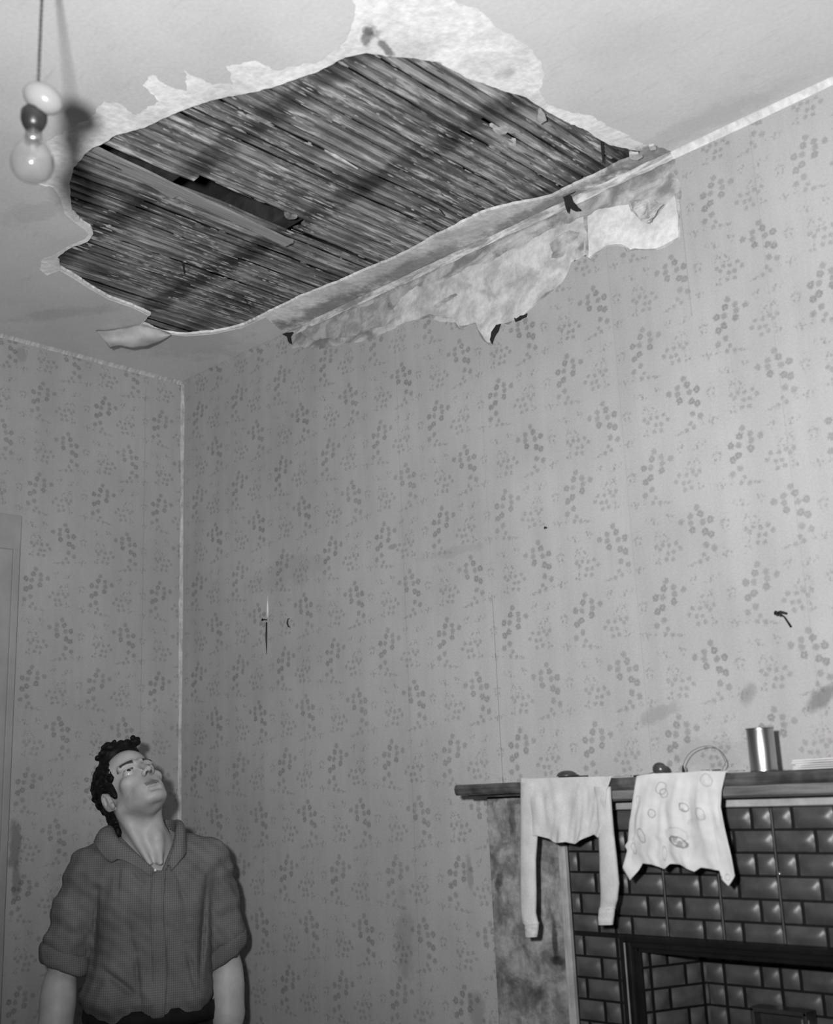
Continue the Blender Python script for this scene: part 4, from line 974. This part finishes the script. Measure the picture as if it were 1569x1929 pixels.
# head axes
F_ = np.array([.385, -.688, .616]); F_ /= np.linalg.norm(F_); U_ = np.array([-.300, .537, .788]); U_ -= F_*(U_@F_); U_ /= np.linalg.norm(U_); X_ = np.cross(-F_, U_)
rl = math.radians(12); RY_ = np.array([[math.cos(rl), 0, -math.sin(rl)], [0, 1, 0], [math.sin(rl), 0, math.cos(rl)]])
HB = RY_ @ np.stack([X_, -F_, U_], 1); HC = np.array([-.050, .0, 1.529]); HS = .895
toM = lambda v: HC+(np.asarray(v)*HS) @ HB.T                 # head space -> man space
toH = lambda p: (HB.T @ (np.asarray(p)-HC))/HS
def neckpts(): return toH((-.002, .022, 1.36)), toH((.006, .02, 1.26))
def build_head():
    g = Field((-.20, -.16, -.40), (.20, .20, .16), .0021)
    g.ell((0, .018, .036), (.072, .092, .082), .01)
    g.ell((0, -.022, .050), (.060, .070, .052), .02)
    g.ell((0, -.036, -.028), (.056, .055, .080), .02)
    g.ell((0, -.040, -.078), (.038, .046, .036), .02)
    for s in (-1, 1):
        g.cap((s*.054, .005, -.055), (s*.020, -.074, -.098), .015, .015, .022)
        g.ell((s*.044, -.062, -.024), (.019, .020, .015), .02)
        g.cap((s*.012, -.091, .021), (s*.046, -.073, .024), .0085, .009, .012)
        g.ell((s*.024, -.074, -.060), (.016, .016, .022), .02)
    g.ell((0, -.084, -.104), (.019, .014, .014), .014)
    g.ell((0, -.077, -.068), (.026, .019, .020), .016)
    # neck
    a, b = neckpts()
    g.cap((0, .028, -.040), a, .056, .067, .03); g.cap(a, b, .067, .092, .05)
    c1, c2 = toH((-.11, .03, 1.318)), toH((.11, .03, 1.318)); g.cap(c1, c2, .048, .048, .05)
    g.cap(toH((-.07, .02, 1.27)), toH((.07, .02, 1.27)), .062, .062, .05)
    for s, e in ((-1, (-.004, -.068, 1.352)), (1, (.024, -.066, 1.352))):    # neck cords
        g.cap((s*.048, .026, -.055), toH(e), .008, .004, .032)
    ad = toH((.010, -.044, 1.415)); g.ell(ad, (.009, .009, .014), .028)
    for s in (-1, 1):
        g.ell((s*.031, -.100, .001), (.0175, .017, .0125), .012, 'cut')
    for s in (-1, 1):
        g.ell((s*.031, -.0715, -.001), (.0155, .0150, .0145), .004)
        g.ell((s*.031, -.0895, -.0005), (.0132, .012, .0074), .003, 'cut')
        g.cap((s*.020, -.0850, .0090), (s*.043, -.0785, .0075), .0024, .0022, .004)
    # nose
    g.cap((0, -.090, .012), (0, -.114, -.028), .0068, .0082, .011)
    g.ell((0, -.117, -.034), (.0095, .0095, .0085), .006)
    for s in (-1, 1):
        g.ell((s*.0115, -.106, -.037), (.0072, .0105, .0075), .005)
        g.ell((s*.0062, -.1115, -.0445), (.0036, .0062, .0055), .002, 'cut')
    # mouth
    g.cap((-.018, -.0905, -.0665), (.0, -.0965, -.0645), .0032, .0044, .006); g.cap((.018, -.0905, -.0665), (.0, -.0965, -.0645), .0032, .0044, .006)
    g.cap((-.015, -.0895, -.0750), (.015, -.0895, -.0750), .0048, .0048, .007); g.ell((0, -.0925, -.0760), (.011, .0055, .0052), .005)
    g.cap((-.024, -.0900, -.0725), (0, -.0995, -.0695), .0024, .0030, .001, 'cut'); g.cap((.024, -.0900, -.0725), (0, -.0995, -.0695), .0024, .0024, .002, 'cut')
    g.cap((-.012, -.0975, -.0865), (.012, -.0975, -.0865), .006, .006, .008, 'cut')
    # ears
    for s in (-1, 1):
        g.ell((s*.073, .014, -.012), (.008, .0175, .030), .005)
        g.ell((s*.079, .018, -.008), (.007, .019, .031), .004)
        g.ell((s*.087, .013, -.006), (.0075, .0115, .020), .003, 'cut')
        g.cap((s*.0835, .012, .004), (s*.0835, .022, -.012), .0026, .0026, .002)
        g.ell((s*.077, .004, -.034), (.006, .009, .009), .005)
    return g.mesh()
t = NT('skin'); p = t.obj(); a = t.noise(t.world(), 40, 4); b = t.noise(t.world(), 14, 3)
vc = t.n('ShaderNodeVertexColor'); vc.layer_name = 'tone'
v = t.math('MULTIPLY', t.math('MULTIPLY', t.ramp(a, .3, .7, .93, 1.05), t.ramp(b, .3, .7, .9, 1.06)), .40)
v = t.math('MULTIPLY', v, t.sep(vc.outputs['Color'])[0]); t.grey(v); t.bump(t.noise(t.world(), 300, 3), .15, .001); M_SKIN = t.done(.5, 0, .35)
M_HAIR = simple('dark_hair', .0075, .55, var=.5, sc=120, spec=.12)
M_EYEW = simple('eye_white', .45, .25, var=.03, spec=.5); M_IRIS = simple('eye_iris', .012, .15, spec=.6)

hv, hf = build_head(); hvh = hv.copy()
tone = np.ones(len(hv))
lips = (abs(hv[:, 0]) < .022) & (hv[:, 1] < -.086) & (hv[:, 2] > -.0725) & (hv[:, 2] < -.0625)
tone[lips] = .38
low = (abs(hv[:, 0]) < .018) & (hv[:, 1] < -.086) & (hv[:, 2] > -.0810) & (hv[:, 2] <= -.0725); tone[low] = .85
for s in (-1, 1):                                            # eyebrows have their own dark hair; nostrils
    t_ = np.clip((s*hv[:, 0]-.012)/.038, 0, 1); zb = .0205+.0020*(1-t_)+.0065*np.sin(t_*2.4)-.001; inb = (s*hv[:, 0] > .015) & (s*hv[:, 0] < .051) & (hv[:, 1] < -.05) & (abs(hv[:, 2]-zb) < .0062*(1.15-.5*t_)); tone[inb] = .10
    nos = (((hv[:, 0]-s*.0062)/.0050)**2+((hv[:, 1]+.1115)/.008)**2+((hv[:, 2]+.0435)/.0058)**2) < 1; tone[nos] = .25
    lash = (abs(hv[:, 0]-s*.031) < .0145) & (hv[:, 1] < -.076) & (hv[:, 2] > .0050) & (hv[:, 2] < .0090); tone[lash] = .2
beard = (hv[:, 1] < -.02) & (hv[:, 2] < -.052) & (hv[:, 2] > -.125) & ~lips; tone[beard] *= .90
hvm = HC+(hv*HS) @ HB.T
# arms and hands in man space
def arm(g, s):
    if s < 0: P = [(-.160, .035, 1.325), (-.190, .032, 1.20), (-.212, .022, 1.085), (-.219, -.002, .98), (-.220, -.022, .865)]
    else: P = [(.155, .040, 1.330), (.180, .048, 1.20), (.190, .045, 1.085), (.192, .025, .98), (.188, .000, .865)]
    R_ = [.022, .022, .034, .0375, .0255]
    g.chain(P, R_, .02); q = np.array(P[2]); r = np.array(P[3]); g.ell(tuple(q*.55+r*.45), (.041, .038, .06), .02)
    w = np.array(P[4]); d = np.array([.0, -.15, -1.0]); d /= np.linalg.norm(d)
    g.ell(tuple(w+d*.045), (.017, .038, .048), .014)
    g.cap(tuple(w), tuple(w+d*.03), .024, .022, .012)
    for i, (off, L) in enumerate([(-.028, .070), (-.010, .078), (.010, .073), (.027, .058)]):
        k0 = w+d*.078+np.array([0, off, 0]); k1 = k0+d*L*.45+np.array([-s*.006, -.002, 0]); k2 = k1+d*L*.32+np.array([-s*.014, 0, .002]); k3 = k2+d*L*.22+np.array([-s*.014, .0, .002])
        g.chain([tuple(k0-d*.02), tuple(k0), tuple(k1), tuple(k2), tuple(k3)], [.0095, .0095, .0085, .0078, .0066], .003)
    t0 = w+d*.028+np.array([-s*.008, -.030, 0]); t1 = t0+np.array([-s*.012, -.022, -.028]); t2 = t1+np.array([-s*.006, -.008, -.030]); t3 = t2+np.array([-s*.002, .0, -.020])
    g.chain([tuple(t0), tuple(t1), tuple(t2), tuple(t3)], [.015, .0115, .0095, .0078], .005)
vs_l, fs_l, tn = [hvm], [hf], [tone]; off = len(hvm)
for s in (-1, 1):
    cx_ = s*.2; g = Field((cx_-.09, -.12, .66), (cx_+.09, .12, 1.42), .003); arm(g, s); v_, f_ = g.mesh(); vs_l.append(v_); fs_l.append(f_+off); tn.append(np.ones(len(v_))); off += len(v_)
V_, F2 = np.concatenate(vs_l), np.concatenate(fs_l); T_ = np.concatenate(tn)
body = np_mesh('body', toW(V_), F2, M_SKIN, man)
body.data.polygons.foreach_set('use_smooth', [True]*len(body.data.polygons))
ca = body.data.color_attributes.new('tone', 'FLOAT_COLOR', 'POINT'); col = np.ones((len(V_), 4), np.float32); col[:, :3] = T_[:, None]; ca.data.foreach_set('color', col.ravel())
for s in (-1, 1):
    c_ = toW(toM((s*.031, -.0725, -.0005))); bm = bmesh.new(); bmesh.ops.create_uvsphere(bm, u_segments=24, v_segments=16, radius=.0142, matrix=Matrix.Translation(c_)); e = bmo('eye', bm, M_EYEW, man, True)
    gz = np.array([-.20, -.97, .16]); gz /= np.linalg.norm(gz); ci = toW(toM(np.array((s*.031, -.0725, -.0005))+gz*.0100)); bm = bmesh.new(); bmesh.ops.create_uvsphere(bm, u_segments=20, v_segments=12, radius=.0066, matrix=Matrix.Translation(ci)); bmo('iris', bm, M_IRIS, e, True)
# hair
g = Field((-.13, -.13, -.16), (.13, .17, .18), .0026)
g.ell((0, .024, .043), (.078, .095, .085), .01); g.ell((0, .068, -.030), (.060, .052, .070), .03)
g.ell((0, -.035, .105), (.058, .045, .035), .02); g.ell((0, .085, -.075), (.045, .035, .040), .02)
rnd = random.Random(11)
for i in range(800):
    a_ = rnd.uniform(0, 2*math.pi); zz = rnd.uniform(-.25, 1); q = math.sqrt(1-zz*zz)
    P = np.array([q*math.cos(a_)*.080, .024+q*math.sin(a_)*.096, .043+zz*.087]); r = rnd.uniform(.0045, .0085)
    if rnd.random() < .1: P = P*1.03
    g.ell(tuple(P), (r, r*rnd.uniform(.7, 1.3), r*rnd.uniform(.6, 1.1)), .004)
for i in range(110):                                          # forelock
    P = (rnd.uniform(-.058, .058), rnd.uniform(-.078, -.02), rnd.uniform(.104, .126)); r = rnd.uniform(.006, .011); g.ell(P, (r, r, r*.8), .004)
for i in range(150):
    a_ = rnd.uniform(-.2, math.pi+.2); P = (math.cos(a_)*.060, .068+math.sin(a_)*.050, rnd.uniform(-.078, .0)); r = rnd.uniform(.006, .010); g.ell(P, (r, r, r), .004)
g.ell((0, -.105, .010), (.086, .080, .090), .004, 'cut'); g.ell((0, -.06, -.09), (.09, .095, .085), .004, 'cut')
for s in (-1, 1):
    g.ell((s*.087, .012, -.012), (.022, .025, .033), .004, 'cut'); g.ell((s*.069, -.018, .000), (.010, .012, .030), .006)
g.ell((0, -.108, .018), (.062, .058, .080), .004, 'cut')
v_, f_ = g.mesh(); np_mesh('hair', toW(toM(v_)), f_, M_HAIR, man)

# shirt
zt = np.array([.96, 1.00, 1.035, 1.08, 1.15, 1.24, 1.31, 1.345, 1.375, 1.40, 1.43])
wa = np.array([.150, .152, .156, .154, .148, .150, .158, .158, .128, .086, .058])
wb_ = np.array([.108, .110, .126, .116, .108, .118, .112, .098, .080, .066, .054])
wc = np.array([.0, -.002, -.004, -.002, .003, .004, .000, -.002, -.006, -.010, -.012])
def front(xx, z):                                            # y of the shirt front
    a_, b_, c_ = np.interp(z, zt, wa), np.interp(z, zt, wb_), np.interp(z, zt, wc); u = np.clip((xx-c_)/a_, -.98, .98); return .012-b_*np.sqrt(1-np.abs(u)**2.3)
g = Field((-.30, -.17, .97), (.29, .17, 1.46), .0034)
def torso(X, Y, Z):
    z = np.clip(Z, zt[0], zt[-1]); a_, b_, c_ = np.interp(z, zt, wa), np.interp(z, zt, wb_), np.interp(z, zt, wc)
    k0 = (np.abs((X-c_)/a_)**2.3+np.abs((Y-.012)/b_)**2.3)**(1/2.3); return np.maximum((k0-1)*np.minimum(a_, b_), np.abs(Z-1.21)-.225)
g.comb(torso, (-.19, -.14, .97), (.19, .16, 1.44), .001)
SL = [(-.140, .012, 1.335), (-.180, .016, 1.245), (-.199, .018, 1.17), (-.203, .018, 1.135)]; SR = [(.138, .02, 1.340), (.168, .034, 1.245), (.183, .042, 1.17), (.188, .044, 1.135)]
RS = [.058, .054, .050, .048]
g.chain(SL, RS, .022); g.chain(SR, [r*.96 for r in RS], .022)
g.cap((-.10, .015, 1.365), (-.145, .015, 1.335), .045, .055, .03); g.cap((.09, .018, 1.372), (.14, .02, 1.345), .045, .052, .03)
g.ell((-.082, -.03, 1.045), (.066, .085, .035), .03); g.ell((.085, -.02, 1.035), (.060, .075, .032), .03)
def folds(X, Y, Z):
    fr = np.clip((.03-Y)/.08, 0, 1)
    f = .0042*np.sin(X*62+Z*9+1.4*np.sin(Z*14))*np.clip((1.33-Z)/.22, 0, 1)*fr
    f = f+.0032*np.sin((X*30+Z*46)+2*np.sin(X*17))*np.clip((1.14-Z)/.12, 0, 1)
    f = f+.0028*np.sin(X*95-Z*40+np.sin(Z*30))*np.clip(1-np.abs(Z-1.31)/.08, 0, 1)*fr
    arms = np.clip((np.abs(X)-.15)/.02, 0, 1)
    f = f+arms*(.0022*np.sin(Z*60+X*90+2*np.sin(Y*30))+.0012*np.sin(Z*150-X*60))
    f = f+.0016*np.sin(X*150+Z*70)*np.sin(Z*110+Y*60)
    def crease(x0, z0, x1, z1, w_, dep):                     # deep drag folds between two points on the front
        dx, dz = x1-x0, z1-z0; L2 = dx*dx+dz*dz; t_ = np.clip(((X-x0)*dx+(Z-z0)*dz)/L2, 0, 1); d = np.sqrt((X-x0-t_*dx)**2+(Z-z0-t_*dz)**2)
        return dep*np.exp(-(d/w_)**2)*fr*np.sin(np.pi*np.clip(t_, .08, .92))
    for c_ in [(-.075, 1.355, -.080, 1.27, .006, .009), (-.125, 1.30, -.135, 1.12, .007, .012), (.135, 1.31, .118, 1.06, .007, .013), (-.035, 1.15, -.020, 1.03, .006, .010), (.055, 1.36, .090, 1.22, .007, .007),
               (-.115, 1.12, -.020, 1.045, .008, .010), (.020, 1.10, .020, 1.02, .006, .008), (.085, 1.16, .110, 1.05, .007, .009), (-.06, 1.24, -.03, 1.12, .008, .005), (.04, 1.20, .05, 1.06, .007, .006), (-.045, 1.345, -.01, 1.30, .005, .006)]:
        f = f+crease(*c_)
    return f
g.displace(folds)
# open neck, placket groove, sleeve ends hollow
def vneck(X, Y, Z):
    return np.maximum(np.maximum(np.abs(X-.022+(Z-1.32)*.30)-(Z-1.322)*.72, Y-.0), -(Z-1.322))
g.comb(vneck, (-.09, -.17, 1.32), (.10, .03, 1.46), .003, 'cut')
a, b = (-.004, .022, 1.36), (-.026, .025, 1.47); g.cap(a, b, .064, .060, .004, 'cut')
g.cap((-.206, .018, 1.128), (-.212, .02, 1.06), .040, .040, .003, 'cut'); g.cap((.190, .045, 1.128), (.19, .045, 1.05), .038, .038, .003, 'cut')
v_, f_ = g.mesh()
t = NT('checked_shirt_cloth'); tc = t.n('ShaderNodeAttribute', attribute_name='loc', attribute_type='GEOMETRY').outputs['Vector']; s = t.sep(tc)
ang = 2*math.pi/.0052
k = t.math('MULTIPLY', t.math('SINE', t.math('MULTIPLY', s[0], ang)), 1.0); k2 = t.math('SINE', t.math('MULTIPLY', s[2], ang))
ck = t.math('MAXIMUM', k, k2); v = t.mix(t.ramp(ck, .2, .9), .108, .165)
v = t.math('MULTIPLY', v, t.ramp(t.noise(tc, 12, 4), .3, .7, .85, 1.12)); t.grey(v); t.bump(t.math('ADD', t.math('MULTIPLY', t.noise(tc, 45, 4), 1.6), t.math('MULTIPLY', t.noise(tc, 500, 2), .3)), .45, .004); M_SHIRT = t.done(.9, 0, .12)
def loc_attr(o, v):
    at_ = o.data.attributes.new('loc', 'FLOAT_VECTOR', 'POINT'); at_.data.foreach_set('vector', np.ascontiguousarray(v, np.float32).ravel())
shirt = np_mesh('shirt', toW(v_), f_, M_SHIRT, man); loc_attr(shirt, v_)
# rolled cuffs
def roll(P0, P1, r, tilt, sd):
    P0, P1 = np.array(P0, float), np.array(P1, float); d = P1-P0; d /= np.linalg.norm(d); a_ = np.cross(d, [0, 1, 0]); a_ /= np.linalg.norm(a_); b_ = np.cross(d, a_)
    prof = [(-.004, .000), (.001, -.0025), (.009, .002), (.012, .014), (.012, .030), (.008, .044), (.002, .049), (-.006, .046), (-.012, .030)]
    vs = []; n = 48
    for i in range(n):
        an = 2*math.pi*i/n; rr = r*(1+.05*math.sin(an*2+sd)); e = a_*math.cos(an)+b_*math.sin(an)
        for (dr, dz) in prof:
            nn = .0045*noise.noise(V(math.cos(an)*2.2+sd, math.sin(an)*2.2, dz*50)); vs.append(P0+e*(rr+dr+nn)+d*(dz+tilt*math.cos(an)*.03+.004*noise.noise(V(math.cos(an)*2, math.sin(an)*2, sd))))
    m = len(prof); fs = [(i*m+j, i*m+(j+1) % m, ((i+1) % n)*m+(j+1) % m, ((i+1) % n)*m+j) for i in range(n) for j in range(m)]
    v_ = np.array(vs); o = pyd('rolled_cuff', toW(v_), fs, M_SHIRT, man, True); loc_attr(o, v_)
    md = o.modifiers.new('s', 'SUBSURF'); md.levels = 1; md.render_levels = 1
roll((-.2015, .018, 1.158), (-.205, .019, 1.07), .0500, .55, 1); roll((.187, .042, 1.150), (.189, .045, 1.07), .0455, -.9, 4)
# collar
def sheet(name, rows, th=.0035, m=None):
    nu = len(rows); nv = len(rows[0]); R_ = []
    def cr(L, t_):
        f = t_*(len(L)-1); i = min(int(f), len(L)-2); u = f-i; a_, b_, c_, d_ = [np.array(L[max(0, min(len(L)-1, q))], float) for q in (i-1, i, i+1, i+2)]
        return .5*((2*b_)+(-a_+c_)*u+(2*a_-5*b_+4*c_-d_)*u*u+(-a_+3*b_-3*c_+d_)*u**3)
    A, B = 40, 14; vs = []
    for i in range(A+1):
        row = [cr([rows[q][j] for q in range(nu)], i/A) for j in range(nv)]
        for j in range(B+1): p_ = cr(row, j/B); vs.append(p_+np.array([noise.noise(V(*(p_*60))), noise.noise(V(*(p_*60+9))), 0])*.0016)
    v_ = np.array(vs); fs = [(i*(B+1)+j, i*(B+1)+j+1, (i+1)*(B+1)+j+1, (i+1)*(B+1)+j) for i in range(A) for j in range(B)]
    o = pyd(name, toW(v_), fs, m or M_SHIRT, man, True); loc_attr(o, v_); md = o.modifiers.new('t', 'SOLIDIFY'); md.thickness = th; md.offset = 0
    return o
# rows run round the neck (base, stand, fold, tip); picture-left wing, nape, picture-right wing
sheet('collar', [[(.022, -.097, 1.322), (.014, -.099, 1.330), (.006, -.100, 1.330), (.001, -.100, 1.322)],
                 [(-.022, -.086, 1.362), (-.030, -.090, 1.370), (-.038, -.094, 1.366), (-.044, -.096, 1.352)],
                 [(-.060, -.064, 1.392), (-.070, -.068, 1.402), (-.080, -.076, 1.396), (-.078, -.084, 1.366)],
                 [(-.076, -.040, 1.404), (-.092, -.046, 1.424), (-.112, -.058, 1.414), (-.100, -.070, 1.360)],
                 [(-.080, -.010, 1.410), (-.098, -.014, 1.440), (-.124, -.030, 1.432), (-.136, -.040, 1.404)],
                 [(-.078, .025, 1.412), (-.092, .030, 1.444), (-.114, .020, 1.438), (-.128, .010, 1.408)],
                 [(-.055, .068, 1.420), (-.062, .080, 1.448), (-.074, .092, 1.440), (-.080, .094, 1.405)],
                 [(-.004, .088, 1.425), (-.004, .098, 1.452), (-.002, .110, 1.440), (.000, .110, 1.400)],
                 [(.042, .066, 1.422), (.050, .074, 1.448), (.060, .084, 1.436), (.066, .086, 1.400)],
                 [(.058, .018, 1.412), (.064, .016, 1.446), (.078, .012, 1.440), (.088, .010, 1.396)],
                 [(.056, -.026, 1.392), (.062, -.030, 1.428), (.078, -.038, 1.422), (.086, -.046, 1.372)],
                 [(.050, -.060, 1.368), (.056, -.064, 1.392), (.068, -.074, 1.386), (.070, -.084, 1.356)],
                 [(.036, -.088, 1.336), (.040, -.092, 1.346), (.046, -.095, 1.344), (.048, -.097, 1.332)]], .004)
# placket strip
rows = []
for i in range(14):
    z = 1.335-(1.335-1.00)*i/13; xc_ = .020-.004*math.sin(i*.5); rows.append([(xc_+q, float(front(xc_+q, z))-.0055+(.002 if abs(q) > .012 else -.001), z) for q in (-.016, -.008, 0, .008, .015)])
sheet('placket', rows, .003)
bm = bmesh.new(); q = toW((.010, -.104, 1.337)); bmesh.ops.create_uvsphere(bm, u_segments=14, v_segments=10, radius=.0034, matrix=Matrix.Translation(q)); bmo('collar_stud', bm, simple('pearl_stud', .75, .2, spec=.6), man, True)
# trousers and shoes
g = Field((-.21, -.20, .0), (.21, .16, 1.035), .006)
def hips(X, Y, Z):
    k0 = (np.abs(X/.153)**2.3+np.abs((Y-.012)/.112)**2.3)**(1/2.3); return np.maximum((k0-1)*.112, np.abs(Z-.92)-.105)
g.comb(hips, (-.16, -.12, .8), (.16, .13, 1.03), .01)
for s in (-1, 1):
    g.chain([(s*.082, .01, .86), (s*.088, .012, .50), (s*.092, .02, .10)], [.092, .070, .060], .04)
g.comb(lambda X, Y, Z: .055-Z+X*0+Y*0, (-.2, -.2, .0), (.2, .2, .1), .001, 'cut') if False else None
v_, f_ = g.mesh(); M_TROU = simple('dark_trousers', .007, .9, var=.3); np_mesh('trousers', toW(v_), f_, M_TROU, man)
bm = bmesh.new(); vs = []; n = 64
for i in range(n):
    a_ = 2*math.pi*i/n; ca, sa = math.cos(a_), math.sin(a_); kk = (abs(ca)**2.3+abs(sa)**2.3)**(-1/2.3)
    vs += [toW((ca*kk*.157, .012+sa*kk*.116, .978)), toW((ca*kk*.159, .012+sa*kk*.118, 1.000)), toW((ca*kk*.157, .012+sa*kk*.116, 1.020)), toW((ca*kk*.15, .012+sa*kk*.109, 1.000))]
bm.free(); pyd('waistband', vs, [(i*4+j, i*4+(j+1) % 4, ((i+1) % n)*4+(j+1) % 4, ((i+1) % n)*4+j) for i in range(n) for j in range(4)], M_TROU, man, True)
for s in (-1, 1):
    g = Field((s*.095-.06, -.24, -.006), (s*.095+.06, .12, .15), .004); g.ell((s*.095, -.06, .045), (.046, .135, .045), .02); g.ell((s*.093, .03, .07), (.045, .06, .07), .03)
    g.F = np.maximum(g.F, (.001-g.ax[2])[None, None, :]).astype(np.float32); v_, f_ = g.mesh(); np_mesh('shoe', toW(v_), f_, simple('shoe_leather', .012, .4), man)
